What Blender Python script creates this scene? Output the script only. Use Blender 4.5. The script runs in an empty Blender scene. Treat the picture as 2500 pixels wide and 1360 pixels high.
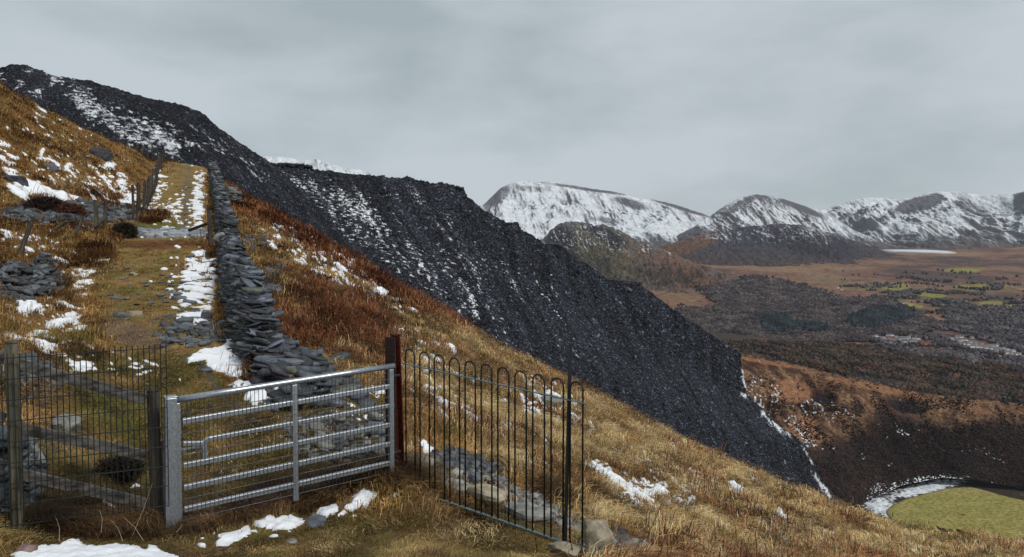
import bpy, math, random
import numpy as np
from mathutils import Vector, Matrix

# ---------------------------------------------------------------- camera, sky, sun
scene = bpy.context.scene
F0, U0, V0 = 1890.0, 1250.0, 680.0          # focal length and centre in photo pixels
PITCH = math.atan(80.0 / F0)                # camera looks slightly down
CAMZ = 1.65
cam_d = bpy.data.cameras.new("camera"); cam = bpy.data.objects.new("camera", cam_d)
scene.collection.objects.link(cam); scene.camera = cam
cam.location = (0, 0, CAMZ); cam.rotation_euler = (math.pi / 2 - PITCH, 0, 0)
cam_d.sensor_fit = 'HORIZONTAL'; cam_d.sensor_width = 36.0; cam_d.lens = 36.0 * F0 / 2500.0
cam_d.clip_start = 0.1; cam_d.clip_end = 40000
scene.render.engine = 'CYCLES'
scene.view_settings.view_transform = 'Standard'; scene.view_settings.look = 'None'
scene.view_settings.gamma = 1.0; scene.view_settings.exposure = 0.0
try: scene.view_settings.use_curve_mapping = False
except Exception: pass
scene.cycles.max_bounces = 5; scene.cycles.diffuse_bounces = 2; scene.cycles.glossy_bounces = 2; scene.cycles.volume_bounces = 1
scene.cycles.caustics_reflective = False; scene.cycles.caustics_refractive = False

SUN_EL, SUN_AZ = math.radians(46), math.radians(135)     # azimuth from +Y clockwise: behind and to the right
w = bpy.data.worlds.new("World"); scene.world = w; w.use_nodes = True
nt = w.node_tree; N = nt.nodes; L = nt.links; N.clear()
out = N.new('ShaderNodeOutputWorld'); bg = N.new('ShaderNodeBackground'); bg.inputs[1].default_value = 0.1
sky = N.new('ShaderNodeTexSky'); sky.sky_type = 'NISHITA'; sky.sun_disc = False
sky.sun_elevation = SUN_EL; sky.sun_rotation = SUN_AZ
tc = N.new('ShaderNodeTexCoord'); mp = N.new('ShaderNodeMapping'); mp.inputs['Scale'].default_value = (1.0, 1.0, 2.6)
mp.inputs['Location'].default_value = (3.1, 1.7, 0.4)
n1 = N.new('ShaderNodeTexNoise'); n1.inputs['Scale'].default_value = 2.6; n1.inputs['Detail'].default_value = 5; n1.inputs['Roughness'].default_value = 0.52; n1.inputs['Distortion'].default_value = 0.15
r1 = N.new('ShaderNodeValToRGB')
r1.color_ramp.elements[0].position = 0.36; r1.color_ramp.elements[0].color = (0.35, 0.412, 0.435, 1)
r1.color_ramp.elements[1].position = 0.60; r1.color_ramp.elements[1].color = (0.51, 0.56, 0.60, 1)
mul = N.new('ShaderNodeVectorMath'); mul.operation = 'SCALE'; mul.inputs['Scale'].default_value = 10.6
mx = N.new('ShaderNodeMix'); mx.data_type = 'RGBA'; mx.inputs['Factor'].default_value = 0.965
L.new(tc.outputs['Generated'], mp.inputs[0]); L.new(mp.outputs[0], n1.inputs['Vector']); L.new(n1.outputs[0], r1.inputs[0])
L.new(r1.outputs[0], mul.inputs[0]); L.new(sky.outputs[0], mx.inputs[6]); L.new(mul.outputs[0], mx.inputs[7])
L.new(mx.outputs[2], bg.inputs[0]); L.new(bg.outputs[0], out.inputs[0])

sd = bpy.data.lights.new("sun", 'SUN'); sd.energy = 2.5; sd.angle = math.radians(12); sd.color = (1.0, 0.96, 0.9)
sun = bpy.data.objects.new("sun", sd); scene.collection.objects.link(sun)
sdir = Vector((math.sin(SUN_AZ) * math.cos(SUN_EL), math.cos(SUN_AZ) * math.cos(SUN_EL), math.sin(SUN_EL)))
sun.rotation_euler = sdir.to_track_quat('Z', 'Y').to_euler(); sun.location = (0, -20, 40)

# ---------------------------------------------------------------- helpers
rng = np.random.default_rng(7); random.seed(7)
COL = scene.collection
cp, sp = math.cos(PITCH), math.sin(PITCH)
def P(u, v, Y):
    """world point at forward distance Y seen at photo position u, v"""
    u = np.asarray(u, float); v = np.asarray(v, float); Y = np.asarray(Y, float)
    x = (u - U0) / F0; y = -(v - V0) / F0
    dy = y * sp + cp; dz = y * cp - sp
    return np.stack(np.broadcast_arrays(x / dy * Y, Y, dz / dy * Y + CAMZ), -1)
def proj(p):
    x, y, z = p[..., 0], p[..., 1], p[..., 2] - CAMZ
    f = y * cp - z * sp; up = y * sp + z * cp
    return U0 + F0 * x / f, V0 - F0 * up / f
def _h(ix, iy, s):
    n = (ix.astype(np.int64) * 374761393 + iy.astype(np.int64) * 668265263 + s * 1274126177) & 0xFFFFFFFF
    n = ((n ^ (n >> 13)) * 1274126177) & 0xFFFFFFFF
    n = n ^ (n >> 16)
    return (n & 0xFFFF) / 65536.0 * 2 * math.pi
def perlin(x, y, s=0):
    x = np.asarray(x, float); y = np.asarray(y, float)
    ix = np.floor(x); iy = np.floor(y); fx = x - ix; fy = y - iy
    ux = fx * fx * fx * (fx * (fx * 6 - 15) + 10); uy = fy * fy * fy * (fy * (fy * 6 - 15) + 10)
    def g(dx, dy):
        a = _h(ix + dx, iy + dy, s); return np.cos(a) * (fx - dx) + np.sin(a) * (fy - dy)
    a = g(0, 0); b = g(1, 0); c = g(0, 1); d = g(1, 1)
    return (a + (b - a) * ux + (c - a) * uy + (a - b - c + d) * ux * uy) * 1.5
def fbm(x, y, s=0, o=4, gain=.5):
    t = 0; a = 1; n = 0
    for i in range(o):
        t = t + a * perlin(x, y, s + i * 17); n += a; a *= gain; x = x * 2.03 + 11.3; y = y * 2.03 - 5.1
    return t / n
def ridged(x, y, s=0, o=4, gain=.5):
    t = 0; a = 1; n = 0
    for i in range(o):
        t = t + a * (1 - 2 * np.abs(perlin(x, y, s + i * 13))); n += a; a *= gain; x = x * 2.1 + 3.7; y = y * 2.1 - 7.9
    return t / n
def smooth(a, b, x): t = np.clip((x - a) / (b - a), 0, 1); return t * t * (3 - 2 * t)
def mixc(c0, c1, t): t = np.asarray(t)[..., None]; return c0 * (1 - t) + np.asarray(c1) * t
def inpoly(u, v, poly):
    """signed-ish inside test plus distance to the outline: positive inside"""
    pts = np.asarray(poly, float); ins = np.zeros(u.shape, bool); dist = np.full(u.shape, 1e9)
    for i in range(len(pts)):
        x0, y0 = pts[i]; x1, y1 = pts[(i + 1) % len(pts)]
        c = ((y0 > v) != (y1 > v)) & (u < (x1 - x0) * (v - y0) / (y1 - y0 + 1e-12) + x0); ins ^= c
        dx, dy = x1 - x0, y1 - y0; t = np.clip(((u - x0) * dx + (v - y0) * dy) / (dx * dx + dy * dy + 1e-9), 0, 1)
        dist = np.minimum(dist, np.hypot(u - x0 - t * dx, v - y0 - t * dy))
    return np.where(ins, dist, -dist)
def ell(u, v, cu, cv, ru, rv, ang=0):
    a = math.radians(ang); du = u - cu; dv = v - cv
    p = (du * math.cos(a) + dv * math.sin(a)) / ru; q = (-du * math.sin(a) + dv * math.cos(a)) / rv
    return 1 - np.sqrt(p * p + q * q)

def tag(o, label=None, cat=None, group=None, kind=None):
    if label: o['label'] = label
    if cat: o['category'] = cat
    if group: o['group'] = group
    if kind: o['kind'] = kind
    return o
def empty(name, loc=(0, 0, 0), rot=(0, 0, 0)):
    o = bpy.data.objects.new(name, None); COL.objects.link(o); o.location = loc; o.rotation_euler = rot; return o
def npmesh(name, V, quads=None, tris=None, col=None, mat=None, smooth_=False, parent=None):
    V = np.asarray(V, np.float32).reshape(-1, 3)
    me = bpy.data.meshes.new(name); me.vertices.add(len(V)); me.vertices.foreach_set('co', V.ravel())
    nq = 0 if quads is None else len(quads); ntr = 0 if tris is None else len(tris)
    idx = []; 
    if nq: idx.append(np.asarray(quads, np.int32).ravel())
    if ntr: idx.append(np.asarray(tris, np.int32).ravel())
    idx = np.concatenate(idx)
    me.loops.add(len(idx)); me.loops.foreach_set('vertex_index', idx)
    me.polygons.add(nq + ntr)
    st = np.concatenate([np.arange(nq) * 4, nq * 4 + np.arange(ntr) * 3]).astype(np.int32)
    me.polygons.foreach_set('loop_start', st)
    if smooth_: me.polygons.foreach_set('use_smooth', np.ones(nq + ntr, bool))
    if col is not None:
        at = me.color_attributes.new('Col', 'FLOAT_COLOR', 'POINT')
        c = np.ones((len(V), 4), np.float32); c[:, :3] = col; at.data.foreach_set('color', c.ravel())
    me.update(calc_edges=True)
    if mat: me.materials.append(mat)
    o = bpy.data.objects.new(name, me); COL.objects.link(o)
    if parent: o.parent = parent
    return o
def gridquads(n, m):
    i = np.arange(n - 1)[:, None] * m + np.arange(m - 1)[None, :]
    return np.stack([i, i + m, i + m + 1, i + 1], -1).reshape(-1, 4)

# ---------------------------------------------------------------- materials
def nodemat(name, rough=.9, metallic=0., spec=.3):
    m = bpy.data.materials.new(name); m.use_nodes = True
    b = m.node_tree.nodes['Principled BSDF']; b.inputs['Roughness'].default_value = rough; b.inputs['Metallic'].default_value = metallic
    b.inputs['Specular IOR Level'].default_value = spec
    return m, m.node_tree.nodes, m.node_tree.links, b
def attr_mat(name, nscale=30., lo=.6, hi=1.4, bump=.0, bscale=40., rough=.95, spec=.15, det=4):
    """colour attribute times a fine noise, with a bump"""
    m, n, l, b = nodemat(name, rough, 0, spec)
    at = n.new('ShaderNodeAttribute'); at.attribute_name = 'Col'
    tcn = n.new('ShaderNodeTexCoord')
    nz = n.new('ShaderNodeTexNoise'); nz.inputs['Scale'].default_value = nscale; nz.inputs['Detail'].default_value = det; nz.inputs['Roughness'].default_value = .65
    l.new(tcn.outputs['Object'], nz.inputs['Vector'])
    mr = n.new('ShaderNodeMapRange'); mr.inputs[1].default_value = .3; mr.inputs[2].default_value = .7; mr.inputs[3].default_value = lo; mr.inputs[4].default_value = hi
    l.new(nz.outputs[0], mr.inputs[0])
    vm = n.new('ShaderNodeVectorMath'); vm.operation = 'SCALE'; l.new(at.outputs['Color'], vm.inputs[0]); l.new(mr.outputs[0], vm.inputs['Scale'])
    l.new(vm.outputs[0], b.inputs['Base Color'])
    if bump:
        nb = n.new('ShaderNodeTexNoise'); nb.inputs['Scale'].default_value = bscale; nb.inputs['Detail'].default_value = 5; nb.inputs['Roughness'].default_value = .7
        l.new(tcn.outputs['Object'], nb.inputs['Vector'])
        bp = n.new('ShaderNodeBump'); bp.inputs['Strength'].default_value = bump; bp.inputs['Distance'].default_value = 1.0 / bscale * 1.5
        l.new(nb.outputs[0], bp.inputs['Height']); l.new(bp.outputs[0], b.inputs['Normal'])
    return m
def flat_mat(name, c0, c1, scale=20., rough=.6, metallic=0., bump=.2, spec=.3, stretch=(1, 1, 1), det=4, c2=None, objrand=0.):
    m, n, l, b = nodemat(name, rough, metallic, spec)
    tcn = n.new('ShaderNodeTexCoord'); mpn = n.new('ShaderNodeMapping'); mpn.inputs['Scale'].default_value = stretch
    nz = n.new('ShaderNodeTexNoise'); nz.inputs['Scale'].default_value = scale; nz.inputs['Detail'].default_value = det; nz.inputs['Roughness'].default_value = .65
    l.new(tcn.outputs['Object'], mpn.inputs[0]); l.new(mpn.outputs[0], nz.inputs['Vector'])
    r = n.new('ShaderNodeValToRGB'); r.color_ramp.elements[0].position = .35; r.color_ramp.elements[1].position = .65
    r.color_ramp.elements[0].color = (*c0, 1); r.color_ramp.elements[1].color = (*c1, 1)
    if c2: e = r.color_ramp.elements.new(.8); e.color = (*c2, 1)
    l.new(nz.outputs[0], r.inputs[0]); src = r.outputs[0]
    if objrand:
        oi = n.new('ShaderNodeObjectInfo'); mr = n.new('ShaderNodeMapRange'); mr.inputs[3].default_value = 1 - objrand; mr.inputs[4].default_value = 1 + objrand
        l.new(oi.outputs['Random'], mr.inputs[0])
        vm = n.new('ShaderNodeVectorMath'); vm.operation = 'SCALE'; l.new(src, vm.inputs[0]); l.new(mr.outputs[0], vm.inputs['Scale']); src = vm.outputs[0]
    l.new(src, b.inputs['Base Color'])
    if bump:
        bp = n.new('ShaderNodeBump'); bp.inputs['Strength'].default_value = bump; bp.inputs['Distance'].default_value = .01
        l.new(nz.outputs[0], bp.inputs['Height']); l.new(bp.outputs[0], b.inputs['Normal'])
    return m
M = {}
M['ground'] = attr_mat('turf_ground', 26, .35, 1.8, 1.0, 40)
M['grass'] = attr_mat('grass_blades', 3, .8, 1.2, 0, rough=.8, spec=.2)
M['snow'] = attr_mat('snow', 8, .94, 1.04, .35, 14, rough=.7, spec=.3)
M['slate'] = attr_mat('slate_stone', 12, .5, 1.5, .7, 30, rough=.5, spec=.5)
M['tip'] = attr_mat('slate_waste', .9, .5, 1.5, .8, .8, rough=.85, spec=.12)
M['shard'] = attr_mat('slate_shards', .6, .85, 1.15, 0, rough=.55, spec=.28)
M['mountain'] = attr_mat('mountain_side', .03, .75, 1.2, .5, .02, rough=.95, spec=.1)
M['moor'] = attr_mat('moorland', .05, .6, 1.4, .4, .05, rough=.95, spec=.1)
M['near_moor'] = attr_mat('brown_hillside', .35, .5, 1.6, .6, .3, rough=.95, spec=.1)
M['tree'] = attr_mat('bare_wood', .5, .7, 1.3, 0, rough=.95, spec=.05)
M['galv'] = flat_mat('galvanised_steel', (.27, .30, .34), (.44, .475, .52), 45, .36, .8, .12, .5, c2=(.60, .63, .68))
M['rust'] = flat_mat('rusty_red_steel', (.045, .012, .008), (.16, .035, .018), 30, .8, .1, .5)
M['rust_dark_shade'] = flat_mat('dark_and_shaded_rusty_steel', (.018, .012, .012), (.05, .022, .018), 30, .7, .2, .5)  # dark rust for small fittings, also the girder's painted shaded side
M['green'] = flat_mat('dark_green_coating', (.003, .007, .0065), (.007, .015, .013), 40, .5, .0, .1, .3)
M['greenlight'] = flat_mat('worn_green_coating', (.035, .055, .055), (.15, .20, .20), 60, .4, .1, .2, .5)
M['black'] = flat_mat('black_steel', (.006, .007, .009), (.015, .016, .018), 40, .45, .1, .1, .5)
M['wood'] = flat_mat('weathered_wood', (.018, .014, .012), (.085, .072, .060), 16, .85, 0, .8, .2, (1, 1, .12), c2=(.14, .125, .105))
M['rail'] = flat_mat('weathered_rail', (.022, .019, .016), (.145, .132, .12), 16, .85, 0, .8, .2, (.08, 1, 1))
M['mosswood'] = flat_mat('mossy_post', (.03, .028, .02), (.12, .105, .075), 16, .85, 0, .8, .2, (1, 1, .15), c2=(.19, .17, .11))
M['wire'] = flat_mat('dull_wire', (.03, .03, .032), (.07, .07, .075), 20, .5, .5, 0)
M['stone'] = flat_mat('pale_stone', (.10, .105, .10), (.26, .26, .24), 9, .8, 0, .9, .25, c2=(.36, .35, .31), objrand=.15)
M['tan'] = flat_mat('tan_boulder', (.16, .14, .10), (.36, .31, .23), 7, .85, 0, .9, .2, c2=(.45, .42, .35), objrand=.1)
M['slab'] = flat_mat('loose_slate', (.045, .052, .062), (.12, .13, .15), 10, .5, 0, .7, .45, c2=(.19, .2, .22), objrand=.35)
M['pink'] = flat_mat('reddish_stone', (.10, .06, .055), (.24, .17, .15), 9, .85, 0, .8, .2)
M['rockdark'] = flat_mat('dark_rock', (.012, .012, .015), (.06, .062, .07), 5, .8, 0, .8, .25)
# ---------------------------------------------------------------- near hillside: one height field
CT = {-900: [(3, 2000), (5, 1420), (7, 1100), (10, 760), (17, 560), (28, 330), (45, 0), (70, 100), (110, 300)],
 -300: [(3, 1900), (4.5, 1520), (5.6, 1370), (7, 1130), (9.5, 810), (13, 720), (17, 640), (28, 450), (45, 110), (60, 150), (90, 300)],
 0: [(3, 1870), (4.5, 1530), (5.9, 1365), (6.5, 1290), (7.2, 1150), (9.5, 865), (13, 765), (17, 700), (22, 610), (28, 500), (38, 345), (45, 215), (55, 250), (75, 400), (110, 500)],
 200: [(4.5, 1530), (6.1, 1360), (6.8, 1290), (8, 1100), (10, 930), (12.5, 830), (16, 750), (19, 690), (23, 610), (33, 500), (42, 395), (50, 310), (60, 345), (80, 450), (110, 520)],
 330: [(6.2, 1360), (6.9, 1290), (8.3, 1130), (10, 970), (12, 870), (14, 792), (19, 698), (26, 581), (38, 499), (47, 430), (55, 367), (64, 390), (80, 440), (110, 520)],
 400: [(19, 699), (26, 580), (38, 499), (48, 456), (58, 430), (66, 397), (75, 405), (95, 450)],
 450: [(3, 1870), (4.5, 1530), (6.3, 1360), (7, 1295), (8.2, 1150), (9.7, 990), (11.2, 880), (14, 790), (19, 700), (26, 580), (38, 500), (48, 458), (58, 430), (66, 398), (75, 410), (95, 455)],
 505: [(12, 850), (14, 793), (19, 703), (26, 585), (38, 505), (50, 455), (58, 432), (64, 412), (75, 440), (95, 490)],
 560: [(7.1, 1290), (9, 1090), (10.3, 950), (11.5, 885), (14, 800), (19, 715), (25, 620), (33, 552), (45, 488), (56, 455), (66, 480), (85, 560)],
 700: [(3, 1870), (4.5, 1530), (6.2, 1360), (7.5, 1262), (8.3, 1160), (9.5, 1020), (10.7, 915), (12.5, 855), (16, 785), (21, 710), (28, 645), (38, 578), (47, 538), (57, 570), (75, 680)],
 850: [(6.25, 1360), (7.9, 1220), (9, 1080), (10, 990), (12, 905), (15, 840), (20, 772), (27, 702), (34, 655), (41, 622), (50, 660), (70, 800)],
 965: [(6.3, 1360), (7.6, 1250), (8.3, 1160), (9.3, 1080), (11, 980), (14, 900), (19, 820), (25, 760), (32, 715), (37, 698), (46, 740), (65, 900)],
 1100: [(3, 1870), (4.5, 1530), (6.4, 1360), (7.9, 1240), (9, 1150), (10.5, 1060), (13, 970), (18, 880), (24, 820), (30, 785), (34, 776), (42, 815), (60, 970)],
 1250: [(6.4, 1360), (7.4, 1285), (8.6, 1205), (10, 1130), (13, 1050), (17, 980), (22, 910), (27, 872), (31, 862), (38, 890), (55, 1030)],
 1400: [(6.6, 1365), (7.1, 1330), (8.2, 1265), (10, 1190), (13, 1110), (17, 1040), (22, 970), (28, 935), (35, 965), (50, 1100)],
 1600: [(3, 1890), (4.5, 1580), (6.8, 1390), (8, 1325), (10, 1260), (13, 1190), (17, 1115), (22, 1060), (26, 1040), (33, 1075), (48, 1200)],
 1810: [(7, 1440), (8.5, 1375), (11, 1305), (14, 1240), (18, 1175), (23, 1143), (29, 1175), (43, 1290)],
 2080: [(3, 1990), (5, 1640), (8, 1480), (10, 1405), (12, 1352), (15, 1295), (18, 1260), (21, 1247), (27, 1280), (40, 1400)],
 2300: [(9, 1500), (12, 1400), (16, 1332), (19, 1312), (25, 1350), (36, 1450)],
 2500: [(5, 1760), (10, 1500), (14, 1385), (18, 1338), (23, 1370), (34, 1480)],
 2900: [(5, 1850), (10, 1620), (15, 1470), (18, 1450), (24, 1480), (34, 1560)]}
ctl = np.array([((u - U0) / F0, math.log(Y), v) for u, l_ in CT.items() for Y, v in l_])
SX = 1.9
def _k(r2): return 0.5 * r2 * np.log(r2 + 1e-12)
def tps_fit(pts, vals, lam=2e-4):
    n = len(pts); d2 = ((pts[:, None] - pts[None]) ** 2).sum(-1); K = _k(d2) + lam * np.eye(n)
    Pm = np.c_[np.ones(n), pts]; A = np.block([[K, Pm], [Pm.T, np.zeros((3, 3))]])
    return np.linalg.solve(A, np.r_[vals, 0, 0, 0])
tp = np.c_[ctl[:, 0] * SX, ctl[:, 1]]; tw = tps_fit(tp, ctl[:, 2])
def base_v(a, lY):
    q = np.c_[np.ravel(a) * SX, np.ravel(lY)]; r = np.empty(len(q))
    for i in range(0, len(q), 20000):
        s = q[i:i + 20000]; d2 = ((s[:, None] - tp[None]) ** 2).sum(-1)
        r[i:i + 20000] = _k(d2) @ tw[:-3] + tw[-3] + s @ tw[-2:]
    return r.reshape(np.shape(a))
# coarse table of the smooth surface, sampled bilinearly everywhere else
TA = np.linspace(-1.25, 1.05, 231); TL = np.linspace(math.log(2.6), math.log(100), 221)
GA, GL = np.meshgrid(TA, TL); TV = base_v(GA, GL)
def smooth_v(a, lY):
    fa = np.clip((a - TA[0]) / (TA[1] - TA[0]), 0, len(TA) - 1.001); fl = np.clip((lY - TL[0]) / (TL[1] - TL[0]), 0, len(TL) - 1.001)
    i = fa.astype(int); j = fl.astype(int); fa = fa - i; fl = fl - j
    return (TV[j, i] * (1 - fa) + TV[j, i + 1] * fa) * (1 - fl) + (TV[j + 1, i] * (1 - fa) + TV[j + 1, i + 1] * fa) * fl
def track_u(Y):       # track edges and centre in photo columns
    return np.interp(Y, [11, 14, 19, 26, 38, 58, 66], [260, 235, 215, 290, 345, 400, 405]), np.interp(Y, [11, 14, 19, 26, 38, 58, 66], [560, 530, 520, 515, 498, 492, 488])
def near_z(X, Y, fine=True):
    X = np.asarray(X, float); Y = np.asarray(Y, float)
    lY = np.log(np.clip(Y, 2.6, 99)); a = X / Y; v = smooth_v(a, lY)
    u = U0 + F0 * a * 1.0
    z = P(u, v, Y)[..., 2]
    if not fine: return z
    tl, tr = track_u(Y)
    ontrack = smooth(tl - 20, tl + 40, u) * (1 - smooth(tr - 10, tr + 25, u)) * smooth(9, 11, Y)
    flat = np.clip(ontrack + (1 - smooth(7.0, 8.5, Y)) * (1 - smooth(1500, 1700, u)), 0, 1)
    rough = 1 - .72 * flat
    z = z + rough * (.15 * fbm(X / 1.7, Y / 2.0, 3, 3) * np.clip(Y / 14, .3, 1.6) + .13 * np.abs(fbm(X / .5, Y / .6, 9, 3)) * 1.5 - .05) + .014 * fbm(X / .12, Y / .12, 21, 2)
    z = z + rough * smooth(28, 45, Y) * .35 * fbm(X / 4.5, Y / 5.5, 31, 3)
    return z
NA = 1000; na = np.linspace(-.92, .80, NA); nl = np.concatenate([np.log(np.linspace(2.7, 5.6, 40))[:-1], np.linspace(math.log(5.6), math.log(62), 660), np.linspace(math.log(62.6), math.log(98), 40)])
A_, L_ = np.meshgrid(na, nl); gY = np.exp(L_); gX = A_ * gY
gZ = near_z(gX, gY); G = np.stack([gX, gY, gZ], -1)
gu, gv = proj(G)
# --- kinds of ground
OCH = np.array((.225, .132, .048)); GOLD = np.array((.38, .25, .11)); RUS = np.array((.15, .06, .024)); OLV = np.array((.15, .12, .034))
SOIL = np.array((.14, .095, .07)); MOSS = np.array((.11, .115, .018)); SLT = np.array((.085, .09, .10)); DRK = np.array((.03, .022, .014))
brk_poly = [(575, 445), (650, 500), (850, 615), (1000, 715), (1110, 775), (1130, 800), (1000, 742), (860, 662), (760, 608), (650, 535), (600, 520), (575, 500)]
brk2 = [(660, 760), (760, 690), (900, 720), (960, 800), (950, 880), (860, 890), (760, 850), (690, 870)]
def zones(X, Y, u, v):
    z = {}
    tl, tr = track_u(Y)
    z['track'] = smooth(tl - 15, tl + 35, u) * (1 - smooth(tr - 15, tr + 5, u)) * smooth(7.6, 9.5, Y) * (u < 760)
    z['fore'] = np.maximum((1 - smooth(7.3, 8.6, Y)) * (1 - smooth(1420, 1560, u)), smooth(-20, 30, inpoly(u, v, [(100, 880), (440, 870), (560, 925), (760, 935), (965, 960), (985, 1180), (420, 1320), (60, 1300)])))
    z['brk'] = np.clip(smooth(-14, 10, inpoly(u, v, brk_poly)) + smooth(-30, 30, inpoly(u, v, brk2)) * .5 * smooth(-.35, .3, fbm(X / 1.2, Y / 1.5, 66, 3)), 0, 1)
    z['rocky'] = np.clip(np.maximum.reduce([ell(u, v, 1190, 1190, 260, 60, 28), ell(u, v, 860, 1010, 190, 55, 20), ell(u, v, 440, 790, 90, 30, 5), ell(u, v, 60, 690, 120, 55, -10), ell(u, v, 190, 520, 190, 32, 8), ell(u, v, 60, 1080, 130, 130), ell(u, v, 1530, 1330, 130, 50, 15), ell(u, v, 720, 895, 110, 22, 10)]) * 3, 0, 1)
    return z
zn = zones(gX, gY, gu, gv)
n_big = fbm(gX / 3.1, gY / 4.0, 40, 4); n_mid = fbm(gX / .7, gY / .9, 50, 4); n_f = fbm(gX / .18, gY / .22, 60, 3)
def ground_col(X, Y, u, v, z, nb, nm, nf):
    c = OCH * np.ones(X.shape + (1,))
    c = mixc(c, GOLD, smooth(-.1, .45, nb + .5 * nm) * .7)
    c = mixc(c, RUS, smooth(.0, .5, -nb + .6 * nf) * .55)
    c = mixc(c, OLV, smooth(.12, .5, nm - .3 * nb) * .45); c = mixc(c, np.array((.045, .024, .014)), smooth(.18, .42, fbm(X / 1.5, Y / 1.1, 64, 4)) * .75 * (1 - z['track']) * (1 - z['fore']))
    c = mixc(c, RUS * .9, z['brk'] * .9)
    # worn track: olive turf, brown earth at its foot, thin grey line
    t = mixc(OLV * np.ones(X.shape + (1,)), OCH * 1.1, smooth(-.35, .4, nm + .4 * nf)); t = mixc(t, SOIL, smooth(.25, .5, nb + .3 * nm) * .5)
    c = mixc(c, t, z['track'] * .9)
    f = mixc(OLV * .75 * np.ones(X.shape + (1,)), SOIL * .75, smooth(-.15, .4, nb * 1.3 + nm)); f = mixc(f, OCH * .9, smooth(.0, .5, nf + nm) * .5)
    c = mixc(c, f, z['fore'] * .9)
    c = mixc(c, SOIL * 1.25, smooth(0, .5, ell(u, v, 330, 820, 130, 38, 18)) * .85)
    c = mixc(c, RUS * .8, smooth(0, .35, ell(u, v, 400, 597, 135, 14, 0)) * .9)
    c = mixc(c, MOSS, np.clip(smooth(.0, .4, ell(u, v, 260, 1020, 120, 80, 5)) * .7 + smooth(0, .4, ell(u, v, 380, 550, 80, 14)) * .8 + smooth(0, .5, ell(u, v, 740, 830, 70, 40, 30)) * .6 + smooth(0, .5, ell(u, v, 800, 870, 90, 18, 5)) * .6, 0, 1) * smooth(-.4, .3, nm + .3))
    # foot-worn grey line on the track and near the wall end
    gl = np.interp(v, [400, 440, 500, 560], [458, 458, 455, 452]); c = mixc(c, np.array((.12, .105, .085)), smooth(-6, 8, np.interp(v, [400, 560], [6, 15]) - np.abs(u - gl - nf * 14 - nm * 12)) * (v < 560) * z['track'] * .6 * smooth(-.4, .2, nb + .25))
    pl = inpoly(u, v, [(435, 875), (470, 880), (505, 915), (520, 950), (560, 1000), (640, 1045), (640, 1030), (560, 975), (530, 930), (500, 890), (470, 868)])
    c = mixc(c, np.array((.085, .09, .09)), smooth(-6, 6, pl + nf * 8) * .85)
    c = mixc(c, SLT * .75, z['rocky'] * smooth(-.15, .25, nf + nm * .6) * .85)
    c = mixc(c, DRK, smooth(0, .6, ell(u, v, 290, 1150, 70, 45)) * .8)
    return np.clip(c, 0, 1)
gcol = ground_col(gX, gY, gu, gv, zn, n_big, n_mid, n_f)
ground = npmesh('ground', G, gridquads(*A_.shape), col=gcol.reshape(-1, 3), mat=M['ground'], smooth_=True)
tag(ground, 'brown grassy hillside with a worn track climbing it', kind='structure')

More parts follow.
